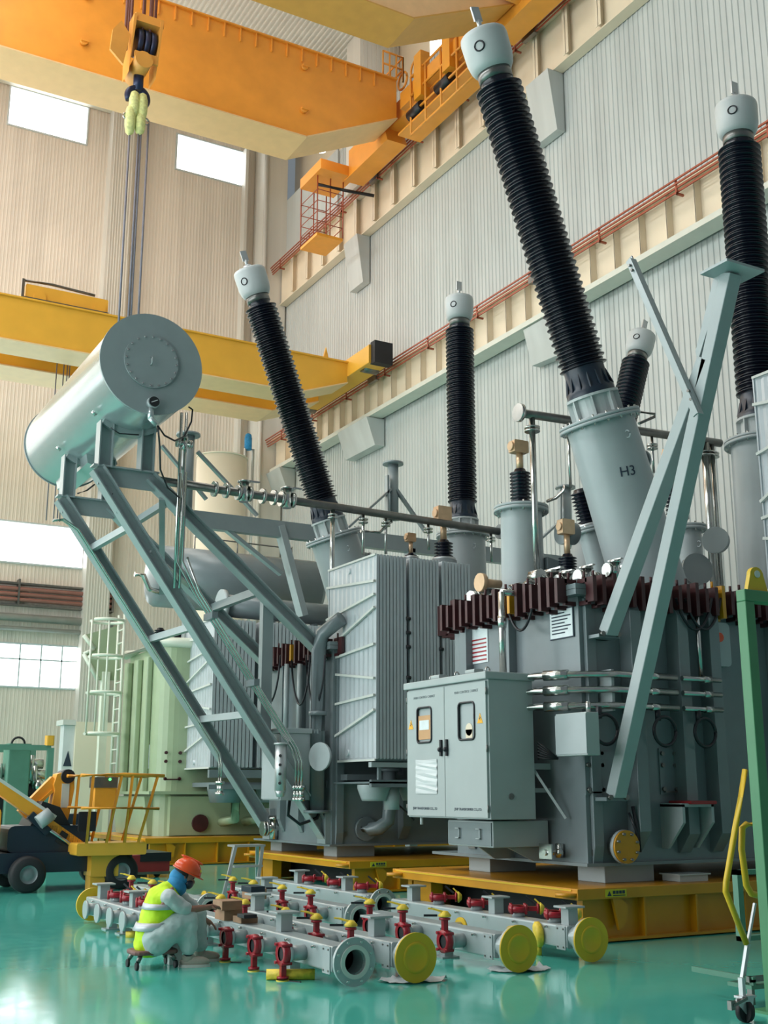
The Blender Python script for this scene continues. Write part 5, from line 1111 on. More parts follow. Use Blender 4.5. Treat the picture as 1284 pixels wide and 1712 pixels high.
def header(label, X, y0, y1, vy=(), stem=(0, 0, 1), sside=-1, top=(), posts=(), covers=(), near='yellow', far=None, s=1.0, zc=.215, stubs=(), group=None):
    r_ = thing('pipe_header', label, 'pipe', (X, y0, 0), group); bw, bh = .105, .105
    MB().rbox((X-bw, y0+.20, zc-bh), (X+bw, y1, zc+bh), .018, 1).build('header_beam', 'pipe_paint', r_)
    MB().cyl((X, y0+.02, zc), (X, y0+.22, zc), .10, 28, caps=False).cyl((X, y0+.2, zc), (X, y0+.21, zc), .10, 28).build('nozzle', 'pipe_paint', r_)
    fl = ring(MB(), (X, y0, zc), (0, 1, 0), .10, .195, .016); fl = fl.build('end_flange', 'pipe_paint', r_)
    m = MB()
    for k in range(8):
        t = R(22.5+45*k); m.cyl((X+.165*math.cos(t), y0-.022, zc+.165*math.sin(t)), (X+.165*math.cos(t), y0+.03, zc+.165*math.sin(t)), .013, 6)
    m.build('flange_bolts', 'steel', fl)
    if near == 'yellow':
        cv = MB().cyl((X, y0-.045, zc), (X, y0-.024, zc), .205, 40).build('flange_cover', 'flange_yellow', r_)
        MB().lathe([(.0, 0), (.095, 0), (.10, -.004), (.125, -.008), (.13, 0)], (X, y0-.046, zc), (0, 1, 0), 40).build('raised_ring', 'flange_yellow', cv)
    else: ring(MB(), (X, y0-.022, zc), (0, 1, 0), .10, .135, .008).build('gasket', 'white_panel', fl)
    for sg in ((-1,) if sside < 0 else (1,)): pass
    MB().rbox((X-bw-.012, y0+.22, zc-.12), (X-bw, y0+.36, zc+.10), .004, 0).build('side_plate', 'grey_paint_light', r_)
    m = MB()
    for dy in (.245, .335):
        for dz in (-.095, .075): m.cyl((X-bw-.02, y0+dy, zc+dz), (X-bw-.01, y0+dy, zc+dz), .009, 6)
    m.build('plate_bolts', 'dark_steel', r_)
    for y in vy:
        MB().cyl((X-bw, y, zc), (X-bw-.15, y, zc), .065, 18).cyl((X-bw-.15, y, zc), (X-bw-.175, y, zc), .10, 22).build('branch', 'pipe_paint', r_)
        butterfly(r_, (X-bw-.205, y, zc), (1, 0, 0), stem, s, hd=(-.6, .35, 0) if stem[2] > 0 else (.3, -.5, .0))
    for y in stubs: MB().cyl((X-bw, y, zc), (X-bw-.14, y, zc), .07, 16).cyl((X-bw-.14, y, zc), (X-bw-.165, y, zc), .105, 22).build('branch', 'pipe_paint', r_)
    for y in top:
        MB().cyl((X+.02, y, zc+bh), (X+.02, y, zc+bh+.05), .07, 16).build('branch', 'pipe_paint', r_)
        butterfly(r_, (X+.02, y, zc+bh+.08), (0, 0, 1), (.85, -.5, 0), s, hd=(-.5, .4, .5))
    for y in posts:
        MB().box((X-.05, y-.06, zc+bh), (X+.07, y+.06, zc+bh+.16)).box((X-.11, y-.10, zc+bh+.16), (X+.13, y+.10, zc+bh+.18)).build('pedestal', 'pipe_paint', r_, bevel=.004)
    for y in covers:
        MB().cyl((X+bw, y, zc+.02), (X+bw+.18, y, zc+.02), .07, 14).build('branch', 'pipe_paint', r_)
        MB().cyl((X+bw+.18, y, zc+.02), (X+bw+.20, y, zc+.02), .115, 22).build('branch_cover', 'flange_yellow', r_)
    for y in (y0+1.2, y1-.8):
        MB().box((X-.05, y-.05, .012), (X+.05, y+.05, zc-bh)).box((X-.1, y-.09, 0), (X+.1, y+.09, .014)).build('foot', 'pipe_paint', r_)
    # fine lifting pins on the top face
    m = MB()
    y = y0+.5
    while y < y1-.3: m.cyl((X-bw-.012, y, zc+bh-.03), (X-bw-.05, y, zc+bh-.03), .012, 6); y += .55
    m.build('pins', 'steel', r_)
    if far:
        MB().cyl((X, y1, zc), (X, y1+.1, zc), .10, 20).build('nozzle', 'pipe_paint', r_)
        ring(MB(), (X, y1+.1, zc), (0, 1, 0), .0, .20, .018).build('flange_cover', 'flange_yellow' if far == 'yellow' else 'pipe_paint', r_)
    return r_
header('grey pipe header with an open white-lined flange, nearest the camera', 4.83, 9.12, 13.3, vy=(9.86, 10.5, 11.2, 11.9), stem=(0, 0, -1), posts=(10.55,), near='open', covers=(12.4,), s=.95, zc=.222)
header('grey pipe header whose yellow flange cover stands just right of the open flange', 5.44, 9.17, 13.6, vy=(9.75, 10.45, 11.15, 12.2, 12.9), posts=(9.85, 12.6), s=.95)
header('grey pipe header ending in the yellow cover second from the right', 6.56, 9.22, 11.9, vy=(9.95, 10.75, 11.45), covers=(9.7, 10.6))
header('grey pipe header lying end to end behind the third yellow cover header', 6.56, 12.25, 15.9, vy=(12.9, 13.7, 14.6, 15.3), near='open', posts=(14.9,))
header('grey pipe header ending in the rightmost yellow cover', 7.56, 9.42, 13.1, top=(9.98, 10.6, 11.4, 12.2), posts=(9.72, 11.0, 12.75), covers=())
header('grey pipe header farthest from the camera, in front of the middle yellow base', 7.56, 13.5, 17.0, top=(14.1, 14.9, 15.7), posts=(14.5, 16.0), near='open')
header('grey pipe header with bare flanged branches at the far left behind the seated worker', 4.36, 12.7, 15.25, stubs=(13.2, 13.7, 14.2, 14.7), top=(13.3, 13.9, 14.4), posts=(13.6, 14.9), near='open', far='yellow')
header('short grey pipe header between the worker and the aluminium steps', 5.44, 14.0, 16.9, vy=(14.6, 15.3, 16.2), near='open', covers=(15, 16))
# loose yellow covers standing by the headers
def cover(label, px, py, z=.22, r=.115, ax_=(1, 0, 0)):
    c = PZ(z, px, py); d = V(ax_).normalized(); m = MB(); m.lathe([(0, -.02), (r*.6, -.022), (r, -.01), (r, .012), (r*.8, .02), (0, .014)], c, d, 24)
    o = m.build('plastic_cover', 'flange_yellow'); return tag(o, label, 'cover')
for lab, px, py in (('round yellow plastic cover leaning left of the rightmost yellow flange', 900, 1562), ('round yellow cover just above the second flange from the right', 826, 1546)):
    c = PZ(.2, px, py); o = MB().lathe([(0, -.04), (.10, -.04), (.125, -.02), (.125, .02), (.10, .04), (0, .03)], c, (1, -.5, .1), 24).cyl((c.x, c.y, .0), (c.x, c.y, c.z-.1), .03, 8).build('plastic_cover', 'valve_yellow'); tag(o, lab, 'cover')
c = PZ(.03, 488, 1632); o = MB().cyl((c.x-.2, c.y+.1, .045), (c.x+.18, c.y-.09, .045), .045, 14).build('cover_roll', 'valve_yellow'); tag(o, 'crumpled yellow plastic roll on the floor under the nearest red valves', 'cover')
c = PZ(.03, 222, 1562); o = MB().cyl((c.x, c.y, 0), (c.x, c.y, .06), .08, 18).build('plastic_disc', 'valve_yellow'); tag(o, 'small yellow plastic lid lying on the floor behind the worker', 'cap')
for i, (px, py, lab) in enumerate(((690, 1640, 'crumpled white plastic sheet under the left large yellow flange cover'), (868, 1622, 'crumpled white plastic sheet under the second yellow flange cover from the right'))):
    c = PZ(0, px, py); m = MB(); n, k = 14, 8; vs = []; rnd = random.Random(i+3)
    for a in range(n+1):
        for b in range(k+1):
            u, v = a/n-.5, b/k-.5; rr = 1-.35*abs(u)*2*abs(v)*2
            vs.append((c.x+u*.62*rr+.1*v, c.y+v*.34*rr-.15*u, .008+abs(rnd.gauss(0, .018))*(1.2-2*abs(v))+.02*max(0, math.cos(u*9))))
    m.add(vs, [(a*(k+1)+b, (a+1)*(k+1)+b, (a+1)*(k+1)+b+1, a*(k+1)+b+1) for a in range(n) for b in range(k)], True)
    o = m.build('plastic_sheet', 'white_plastic'); tag(o, lab, 'plastic sheet')
# boxes standing on the nearest header
zt = .222+.105
def cbox(label, px, py, w_, d_, h_, z, m='cardboard', nm='cardboard_box'):
    c = PZ(z, px, py); o = MB().box((c.x-w_/2, c.y-d_/2, z), (c.x+w_/2, c.y+d_/2, z+h_)).build(nm, m, None, bevel=.004); return tag(o, label, 'box'), c
cbox('brown cardboard box with its pale side on the nearest header beside the worker', 382, 1537, .20, .26, .11, zt)
cbox('flat brown cardboard box stacked on top of the box beside the worker', 380, 1520, .22, .26, .09, zt+.11)
cbox('low dark topped carton on the nearest header right of the two stacked boxes', 410, 1542, .18, .22, .06, zt)
cbox('thin dark tool case lying on the low carton', 413, 1534, .14, .18, .035, zt+.06, 'black_plastic', 'tool_case')
cbox('brown carton in the middle of the headers behind the stacked boxes', 425, 1502, .2, .3, .12, .33)
cbox('dark blue case lying on the carton in the middle of the headers', 423, 1491, .18, .3, .07, .45, 'dark_blue', 'tool_case')
# ------------------------------------------------------------------ the seated worker
def skin(name, pts, edges, m, parent, root=0, sub=2):
    off = V((0, 0, 0)); o_ = parent
    while o_ is not None: off += o_.location; o_ = o_.parent
    me = bpy.data.meshes.new(name); me.from_pydata([V(p)-off for p, r in pts], edges, []); me.update()
    o = bpy.data.objects.new(name, me); COL.objects.link(o); o.parent = parent; me.materials.append(MT[m])
    md = o.modifiers.new('skin', 'SKIN'); md.use_smooth_shade = True
    if not me.skin_vertices: me.attributes.new('skin_vertices', 'FLOAT', 'POINT')
    sv = me.skin_vertices[0].data
    for i, (p, r) in enumerate(pts):
        sv[i].radius = (r, r) if not isinstance(r, tuple) else r; sv[i].use_root = (i == root)
    s_ = o.modifiers.new('sub', 'SUBSURF'); s_.levels = sub; s_.render_levels = sub
    return o
def cloth(name, caps, m, parent, vox=.014, it=8):
    """one continuous garment surface grown round tapered limb volumes"""
    b = MB()
    for p, r1, q, r2 in caps:
        p, q = V(p), V(q); d = (q-p); L = d.length; n = 7; pr = [(0, -r1)]
        for k in range(1, n): a = R(90*k/n); pr.append((r1*math.sin(a), -r1*math.cos(a)))
        pr.append((r1, 0)); pr.append((r2, L))
        for k in range(n-1, 0, -1): a = R(90*k/n); pr.append((r2*math.sin(a), L+r2*math.cos(a)))
        pr.append((0, L+r2)); b.lathe(pr, p, d, 20)
    o = b.build(name, m, parent); rm = o.modifiers.new('merge', 'REMESH'); rm.mode = 'VOXEL'; rm.voxel_size = vox; rm.use_smooth_shade = True
    sm = o.modifiers.new('smooth', 'SMOOTH'); sm.factor = .6; sm.iterations = it
    tx = bpy.data.textures.new('folds', 'CLOUDS'); tx.noise_scale = .09; dp = o.modifiers.new('folds', 'DISPLACE'); dp.texture = tx; dp.strength = .028; dp.mid_level = .5
    return o
HC = PY(11.2, 262, 1566)
wk = thing('person', 'person in orange hard hat, blue scarf and yellow vest sitting low beside the pipe headers', 'person', (HC.x, 11.2, 0))
Yn, Yf, Ym = 11.05, 11.36, 11.2
hip = PY(Ym, 262, 1563); waist = PY(Ym, 262, 1535); chest = PY(Ym, 272, 1508); neck = PY(Ym, 291, 1484); headc = PY(Ym, 309, 1464)
shn, shf = PY(Yn-.02, 284, 1500), PY(Yf+.02, 291, 1494)
eln, elf = PY(Yn-.02, 312, 1522), PY(Yf, 330, 1520)
wrn, wrf = PY(Yn+.02, 345, 1517), PY(Yf-.02, 340, 1536)
hpn, hpf = PY(Yn+.04, 262, 1572), PY(Yf-.04, 266, 1568)
knn, knf = PY(Yn, 316, 1532), PY(Yf, 332, 1526)
ann, anf = PY(Yn, 315, 1594), PY(Yf, 333, 1590)
F_ = V((.93, -.37, 0)).normalized(); Lt = V((.37, .93, 0))
pts = [(hip, .10), (waist, .10), (chest, .125), (neck, .05), (headc-V((0, 0, .02)), .075),
       (shn, .055), (eln, .042), (wrn, .028), (shf, .055), (elf, .042), (wrf, .028),
       (hpn, .075), (knn, .055), (ann, .042), (hpf, .075), (knf, .055), (anf, .042)]
ed = [(0, 1), (1, 2), (2, 3), (3, 4), (2, 5), (5, 6), (6, 7), (2, 8), (8, 9), (9, 10), (0, 11), (11, 12), (12, 13), (0, 14), (14, 15), (15, 16)]
def hand(w, d, up, side):
    """palm and five curled fingers beyond wrist point index w"""
    d = V(d).normalized(); up = V(up).normalized(); s_ = d.cross(up).normalized()*side; base = V(pts[w][0])
    i0 = len(pts); pts.append((base+d*.045, .026)); pts.append((base+d*.08, .028)); ed.append((w, i0)); ed.append((i0, i0+1))
    for k, ln in enumerate((.062, .070, .066, .052)):
        o_ = s_*(.027-.018*k); a = len(pts)
        pts.append((base+d*.098+o_, .0095)); pts.append((base+d*(.098+ln*.5)+o_*1.1-up*.012, .009)); pts.append((base+d*(.098+ln*.75)+o_*1.1-up*.038, .008))
        ed.extend([(i0+1, a), (a, a+1), (a+1, a+2)])
    a = len(pts); pts.append((base+d*.055+s_*.035-up*.01, .011)); pts.append((base+d*.085+s_*.05-up*.03, .0095)); ed.extend([(i0, a), (a, a+1)])
hand(7, wrn-eln, (0, 0, 1), 1); hand(10, (wrf-elf)+V((.1, -.02, 0)), (0, 0, 1), -1)
skin('body', pts, ed, 'skin', wk)
# head details
hd_ = MB(); Rh = Quaternion(Lt, R(22)).to_matrix() @ Matrix((F_, Lt, V((0, 0, 1)))).transposed()
hd_.ball(headc, .098, .078, .118, 24, 16, Rh)
hd_.ball(headc+Rh @ V((.098, 0, -.03)), .018, .012, .024, 8, 6, Rh)
for sg in (-1, 1): hd_.ball(headc+Rh @ V((.0, .078*sg, -.02)), .02, .010, .03, 8, 6, Rh)
hd_.ball(headc+Rh @ V((.07, 0, -.085)), .03, .035, .022, 10, 6, Rh)
head = hd_.build('head', 'skin', wk)
MB().ball(headc+Rh @ V((.088, .03, .008)), .008, .014, .006, 8, 6, Rh).ball(headc+Rh @ V((.088, -.03, .008)), .008, .014, .006, 8, 6, Rh).ball(headc+Rh @ V((.092, 0, -.065)), .008, .024, .005, 8, 6, Rh).build('face_features', 'hair', head)
MB().ball(headc+Rh @ V((-.02, 0, .0)), .10, .088, .11, 16, 12, Rh, -60, 60).build('hair', 'hair', head)
m = MB(); m.ball(headc+Rh @ V((-.035, 0, -.035)), .105, .098, .095, 20, 12, Rh, -80, 75)
m.lathe([(.06, -.02), (.10, .0), (.105, .05), (.085, .09)], neck+V((0, 0, -.01)), (headc-neck), 18); m.build('head_scarf', 'scarf', wk)
MB().ball(headc+Rh @ V((.065, -.01, -.055)), .048, .075, .05, 12, 8, Rh).build('dark_mask', 'dark_blue', wk)
hm = MB(); Rt = Quaternion(Lt, R(25)).to_matrix() @ Matrix((F_, Lt, V((0, 0, 1)))).transposed(); hc = headc+Rt @ V((.0, 0, .045))
hm.ball(hc, .142, .118, .125, 28, 10, Rt, 0, 90)
vs = []; n = 28
for k in range(n):
    t = 2*math.pi*k/n; e = 1+(.24 if math.cos(t) > .3 else .05)*max(0, math.cos(t)); vs.append(hc+Rt @ V((.142*math.cos(t), .118*math.sin(t), .004)))
for k in range(n):
    t = 2*math.pi*k/n; e = 1.06+.22*max(0, math.cos(t)); vs.append(hc+Rt @ V((.142*e*math.cos(t), .118*1.05*math.sin(t), -.006)))
hm.add(vs, [(k, (k+1) % n, n+(k+1) % n, n+k) for k in range(n)], True)
hm.ball(hc+Rt @ V((0, 0, .115)), .12, .018, .018, 12, 6, Rt)
helm = hm.build('hard_hat', 'helmet', wk)
helm.modifiers.new('solid', 'SOLIDIFY').thickness = .004
MB().ball(hc+Rt @ V((.118, -.03, .055)), .012, .02, .014, 10, 6, Rt).build('hat_badge', 'valve_yellow', helm)
# shirt with short sleeves, trousers, vest, shoes
def lerp(a, b, t): return V(a).lerp(V(b), t)
cloth('shirt', [(waist-V((0, 0, .02)), .135, chest, .15), (chest, .15, lerp(chest, neck, .7), .085), (shn+V((0, 0, -.01)), .078, lerp(shn, eln, .9), .068), (shf, .078, lerp(shf, elf, .85), .06), (chest, .13, shn, .075), (chest, .13, shf, .075)], 'shirt', wk)
kb = V((0, 0, -.02))
cloth('trousers', [(waist-V((0, 0, .05)), .13, hip, .16), (hip-F_*.03, .15, hpn, .13), (hpn, .14, lerp(hpn, knn, .6), .12), (lerp(hpn, knn, .6), .12, knn+kb, .088), (knn+kb, .088, lerp(knn, ann, .5)-F_*.02, .105), (lerp(knn, ann, .5)-F_*.02, .105, lerp(knn, ann, .80), .088),
     (hip-F_*.03, .15, hpf, .13), (hpf, .135, lerp(hpf, knf, .6), .11), (lerp(hpf, knf, .6), .11, knf+kb, .085), (knf+kb, .085, lerp(knf, anf, .5)-F_*.02, .10), (lerp(knf, anf, .5)-F_*.02, .10, lerp(knf, anf, .80), .085)], 'trousers', wk)
# vest: an open shell round back and side
m = MB(); rings = []
def vr(c, back, wd, dn, n=14, a0=55, a1=305):
    out = []
    for k in range(n+1):
        t = R(a0+(a1-a0)*k/n); out.append(V(c)+F_*back*math.cos(t)+Lt*wd*math.sin(t)+V((0, 0, -dn*max(0, -math.cos(t)))))
    return out
prof = [(PY(Ym, 250, 1578), .185, .195, .02), (PY(Ym, 254, 1556), .18, .19, .0), (waist, .17, .185, .0), (lerp(waist, chest, .5), .17, .185, .0), (chest, .172, .185, -.01), (lerp(chest, neck, .45), .15, .18, -.03), (lerp(chest, neck, .85), .105, .14, -.04)]
rg_ = [vr(*p) for p in prof]; n = 14; vs = [p for r_1 in rg_ for p in r_1]
ve = cloth('vest', [(PY(Ym, 250, 1574), .15, lerp(hip, waist, .5)-F_*.02, .165), (lerp(hip, waist, .5)-F_*.02, .165, chest, .168), (chest, .165, lerp(chest, neck, .7)-F_*.02, .105), (chest, .14, lerp(chest, shn, .72), .085), (chest, .14, lerp(chest, shf, .72), .085)], 'vest', wk, it=5)
def band(i0, i1, f0, f1, nm):
    b = MB(); vs = []
    for f, (u, v) in ((f0, (i0, i1)), (f1, (i0, i1))):
        for k in range(n+1):
            c = sum((p for p in rg_[u]), V((0, 0, 0)))/len(rg_[u]); p = rg_[u][k].lerp(rg_[v][k], f); d = (p-V((c.x, c.y, p.z))).normalized()*.008; vs.append(p+d)
    b.add(vs, [(k, k+1, n+2+k, n+1+k) for k in range(n)], True); o = b.build(nm, 'reflective', ve); o.modifiers.new('solid', 'SOLIDIFY').thickness = .003
band(1, 2, .1, .75, 'reflective_band'); band(3, 4, .2, .9, 'reflective_band')
for a, yy in ((ann, Yn), (anf, Yf)):
    z = .0; c = V((a.x, a.y, 0)); m = MB(); fr = Matrix((F_, Lt, V((0, 0, 1)))).transposed()
    m.ball(c+F_*.06+V((0, 0, .045)), .145, .052, .052, 16, 10, fr); m.ball(c+V((0, 0, .075)), .065, .05, .06, 12, 8, fr)
    sh = m.build('shoe', 'shoe', wk)
    vs = []
    for z in (.0, .024):
        for k in range(18): t = 2*math.pi*k/18; vs.append(c+F_*(.06+.15*math.cos(t))+Lt*.055*math.sin(t)+V((0, 0, z)))
    MB().add(vs, [(k, (k+1) % 18, 18+(k+1) % 18, 18+k) for k in range(18)]+[list(range(18))[::-1], list(range(18, 36))]).build('sole', 'white_panel', sh)
    MB().cyl(c+V((0, 0, .10)), c+V((0, 0, .16)), .047, 14).build('sock', 'black_plastic', sh)
stl = thing('rolling_stool', 'low rounded brown creeper stool on four casters under the worker', 'stool', (HC.x, 11.2, 0))
a0_ = PY(Ym, 254, 1600)
SX, SY = a0_.x, Ym
m = MB(); m.rbox((SX-.22, SY-.17, .125), (SX+.22, SY+.17, .165), .09, 2); m.build('seat', 'rope_brown', stl, bevel=.015)
for dx in (-.17, .17):
    for dy in (-.13, .13):
        leg = MB().cyl((SX+dx*.85, SY+dy*.85, .13), (SX+dx*1.05, SY+dy*1.05, .07), .022, 8).build('leg', 'dark_steel', stl)
        MB().cyl((SX+dx*1.1-.012, SY+dy*1.05, .035), (SX+dx*1.1+.012, SY+dy*1.05, .035), .035, 14).build('caster', 'rubber', leg)
c = PZ(0, 290, 1612); pb = MB().box((c.x-.06, c.y-.05, 0), (c.x+.07, c.y+.07, .20)).build('paper_bag', 'white_plastic', None, bevel=.005); tag(pb, 'small white paper bag standing between the stool and the shoe', 'bag')
# ------------------------------------------------------------------ articulated boom lift
Yb = 20.6
def bp(px, py, y=Yb): return PY(y, px, py)
bl = thing('boom_lift', 'orange articulated boom lift with dark chassis and railed basket', 'lift', (5.4, 21, 0))
def wheel(c, r, w_, root):
    t = MB().lathe([(r*.5, -w_/2), (r*.86, -w_/2), (r, -w_*.35), (r, w_*.35), (r*.86, w_/2), (r*.5, w_/2)], c, (0, 1, 0), 36).build('wheel', 'rubber', root)
    MB().lathe([(0, -w_*.30), (r*.2, -w_*.42), (r*.3, -w_*.30), (r*.52, -w_*.38), (r*.56, -w_*.5), (r*.56, w_*.4), (0, w_*.4)], c, (0, 1, 0), 24).build('rim', 'grey_paint', t)
w1 = bp(43, 1460, 20.3); wr = .29
for x in (w1.x, w1.x+1.55): 
    for y in (20.2, 21.7): wheel((x, y, wr), wr, .24, bl)
MB().rbox((w1.x-.9, 20.35, .30), (w1.x+1.8, 21.6, .62), .06, 1).build('chassis', 'dark_blue', bl)
MB().rbox((w1.x-.3, 20.45, .62), (w1.x+1.0, 21.5, 1.05), .1, 1).build('turntable', 'dark_blue', bl)
MB().prism([(w1.x+.0, .9), (w1.x+.9, .8), (w1.x+.55, 1.35), (w1.x+.25, 1.45)], 1, 20.5, 21.4).build('hood', 'black_plastic', bl)
MB().rbox((w1.x-1.5, 20.35, .6), (w1.x-.45, 21.5, 1.35), .08, 1).build('counterweight', 'lift_orange', bl)
MB().cyl((w1.x+.15, 20.3, 1.1), (w1.x+.35, 20.3, 1.25), .12, 12).build('hose_reel', 'grey_paint_light', bl)
yb = 20.55
m = MB(); m.beam(bp(-30, 1295, yb), bp(78, 1372, yb), .22, .20, (0, 1, 0)); m.build('upper_boom', 'lift_orange', bl)
MB().beam(bp(-30, 1285, yb-.05), bp(92, 1366, yb-.05), .16, .05, (0, 0, 1)).build('boom_cover', 'white_panel', bl)
MB().beam(bp(76, 1376, yb), bp(136, 1418, yb), .18, .2, (0, 1, 0)).build('fly_boom', 'lift_orange', bl)
MB().beam(bp(50, 1362, yb-.12), bp(80, 1392, yb-.12), .14, .12, (0, 1, 0)).build('ram_housing', 'dark_blue', bl)
MB().cyl(bp(60, 1372, yb-.14), bp(135, 1424, yb-.14), .035, 10).build('ram', 'steel', bl)
MB().beam(bp(95, 1397, yb), bp(106, 1404, yb), .21, .24, (0, 1, 0)).build('boom_collar', 'black_plastic', bl)
# tower booms
mx = MB(); mx.prism([(bp(x_, y_, 21.0).x, bp(x_, y_, 21.0).z) for x_, y_ in ((86, 1312), (92, 1294), (104, 1291), (121, 1300), (121, 1318), (113, 1360), (106, 1385), (95, 1372), (80, 1360), (88, 1320))], 1, 20.85, 21.15); mx.build('tower_boom', 'lift_orange', bl, bevel=.01)
MB().beam(bp(36, 1362, 21.0), bp(92, 1305, 21.0), .2, .17, (0, 1, 0)).build('riser_boom', 'lift_orange', bl)
MB().beam(bp(55, 1352, 20.9), bp(88, 1322, 20.9), .05, .05, (0, 1, 0)).build('tower_link', 'lift_orange', bl)
a, b = bp(104, 1310, 20.84), bp(119, 1350, 20.84); MB().box((a.x, 20.835, b.z), (a.x+.13, 20.85, a.z)).build('decal', 'white_panel', bl)
a = bp(112, 1298, 20.9); MB().cyl((a.x, 20.8, a.z), (a.x, 21.2, a.z), .12, 16).build('knuckle', 'black_plastic', bl)
# basket
bk0, bk1 = bp(131, 1295, 20.2), bp(262, 1300, 20.2); zf = bp(180, 1408, 20.2).z; zt_ = bp(180, 1297, 20.2).z
x0, x1, y0, y1 = bk0.x+.0, bk1.x-.03, 19.85, 20.75
X0, X1 = bp(126, 1415, 20.0).x, bp(242, 1415, 20.0).x
bs = MB().rbox((X0, y0+.05, zf-.20), (X1, y1, zf), .03, 1).build('basket_floor', 'crane_yellow', bl)
m = MB().rbox((bp(140, 1430).x, y0+.25, zf-.55), (bp(185, 1430).x, y1-.2, zf-.2), .02, 1); m.build('basket_pivot', 'crane_yellow', bl)
MB().prism([(bp(140, 1450).x, zf-.80), (bp(162, 1465).x, zf-.86), (bp(165, 1440).x, zf-.5), (bp(140, 1440).x, zf-.5)], 1, y0+.3, y1-.3).build('pivot_bracket', 'crane_yellow', bl)
lean = .10
for y in (y0, y1):
    MB().tube([(x0-.05, y, zt_), ((x0+x1)/2, y, zt_+.02), (x1+.05, y, zt_)], .03, 8).build('top_rail', 'lift_orange', bl)
    MB().tube([(x0-.05+lean*.4, y, (zf+zt_)/2+.02), (x1+.02-lean*.4, y, (zf+zt_)/2)], .026, 8).build('mid_rail', 'lift_orange', bl)
    for t, (ta, tb_) in enumerate(((0.12, .12), (.48, .40), (.62, .66), (.95, .86))):
        MB().tube([(x0+(x1-x0)*ta, y, zt_), (X0+(X1-X0)*tb_, y, zf)], .026, 8).build('basket_post', 'lift_orange', bl)
for x in (x0, x1): MB().tube([(x, y0, zt_), (x, y1, zt_)], .03, 8).build('top_rail', 'lift_orange', bl)
a = bp(167, 1325, 20.5); co = MB().rbox((a.x-.14, 20.3, a.z-.28), (a.x+.22, 20.6, a.z+.12), .03, 1).build('control_box', 'lift_orange', bl)
MB().box((a.x-.16, 20.28, a.z+.08), (a.x+.24, 20.62, a.z+.26)).build('control_panel', 'dark_steel', co)
MB().ball((a.x+.1, 20.27, a.z+.22), .025, n=8, m=6).build('indicator_lamp', 'green_glow', co)
a, b = bp(133, 1357, 20.0), bp(160, 1390, 20.0); MB().rbox((a.x, 20.0, b.z), (b.x, 20.06, a.z), .02, 1).build('document_pouch', 'black_plastic', bl)
# ------------------------------------------------------------------ red lift table, aluminium steps
rt = thing('lift_table', 'low red hydraulic lift table with black top beside the boom lift basket', 'lift table', (7, 23, 0))
a, b, c = PZ(.05, 186, 1462), PZ(.05, 248, 1467), PZ(.05, 285, 1460)
Yt = 22.6; x0, x1 = PY(Yt, 186, 1460).x, PY(Yt, 283, 1460).x
MB().rbox((x0, Yt, .10), (x1, Yt+1.3, .42), .03, 1).build('body', 'red_paint', rt)
MB().box((x0+.55, Yt-.02, .30), (x1+.02, Yt+1.32, .46)).build('table_top', 'black_plastic', rt)
MB().box((x0, Yt-.03, .06), (x1, Yt, .11)).build('skirt', 'dark_steel', rt)
MB().box((x0+.12, Yt-.02, .24), (x0+.34, Yt, .38)).build('control_plate', 'white_panel', rt)
for x in (x0+.2, x1-.2): MB().cyl((x, Yt+.1, .05), (x, Yt+.2, .05), .05, 10).build('roller', 'rubber', rt)
sl_ = thing('step_ladder', 'small aluminium step ladder standing before the middle yellow base', 'ladder', (7.3, 17, 0))
Ys = 17.1
def sp_(px, py, y=Ys): return PY(y, px, py)
tp0, tp1 = sp_(392, 1413), sp_(443, 1413); zt2 = tp0.z; 
MB().box((tp0.x, Ys-.02, zt2-.03), (tp1.x, Ys+.28, zt2)).build('platform', 'aluminium', sl_)
for (xa, xb, yy, y2) in ((tp0.x+.02, tp0.x-.22, Ys, Ys-.1), (tp0.x+.10, tp0.x+.07, Ys+.25, Ys+.5), (tp1.x-.04, tp1.x-.18, Ys, Ys-.1), (tp1.x-.02, tp1.x+.10, Ys+.25, Ys+.5)):
    MB().beam((xa, yy, zt2-.02), (xb, y2, .0), .05, .03, (0, 1, 0)).build('leg', 'aluminium', sl_)
MB().box((tp0.x+.0, Ys-.06, zt2*.60), (tp1.x-.05, Ys+.06, zt2*.60+.03)).build('step', 'aluminium', sl_)
MB().box((tp0.x-.1, Ys-.09, zt2*.25), (tp1.x-.1, Ys-.0, zt2*.25+.03)).build('step', 'aluminium', sl_)
# ------------------------------------------------------------------ green steel frame with rolling access steps at the right edge
grf = thing('test_frame', 'tall green steel frame with a yellow lifting lug cut off by the right edge', 'frame', (6.9, 6.6, 0))
Yg = 6.6
tl = PY(Yg, 1229, 982); bl_ = PZ(0, 1262, 1760)
gx0 = PY(Yg+.1, 1229, 982).x; zt3 = tl.z
w3 = .10
MB().rbox((gx0, Yg, .0), (gx0+w3, Yg+.1, zt3-.101), .008, 2).build('post', 'green_frame', grf)
MB().box((gx0, Yg-.0, zt3-.1), (gx0+1.6, Yg+.1, zt3)).build('top_beam', 'green_frame', grf, bevel=.01)
MB().rbox((gx0+1.4, Yg, .0), (gx0+1.6, Yg+.1, zt3-.101), .012, 2).build('post', 'green_frame', grf)
z = PY(Yg, 1270, 1345).z; MB().box((gx0+w3, Yg+.01, z-.07), (gx0+1.4, Yg+.09, z+.07)).build('cross_beam', 'green_frame', grf)
MB().box((gx0-.04, Yg-.05, 0), (gx0+.3, Yg+.2, .02)).build('foot_plate', 'green_frame', grf)
c = PY(Yg+.1, 1252, 962); m = MB(); pts2 = [(c.x-.10, zt3), (c.x+.13, zt3)]
for k in range(9): t = R(180*k/8); pts2.append((c.x+.015+.075*math.cos(t), c.z-.01+.07*math.sin(t)))
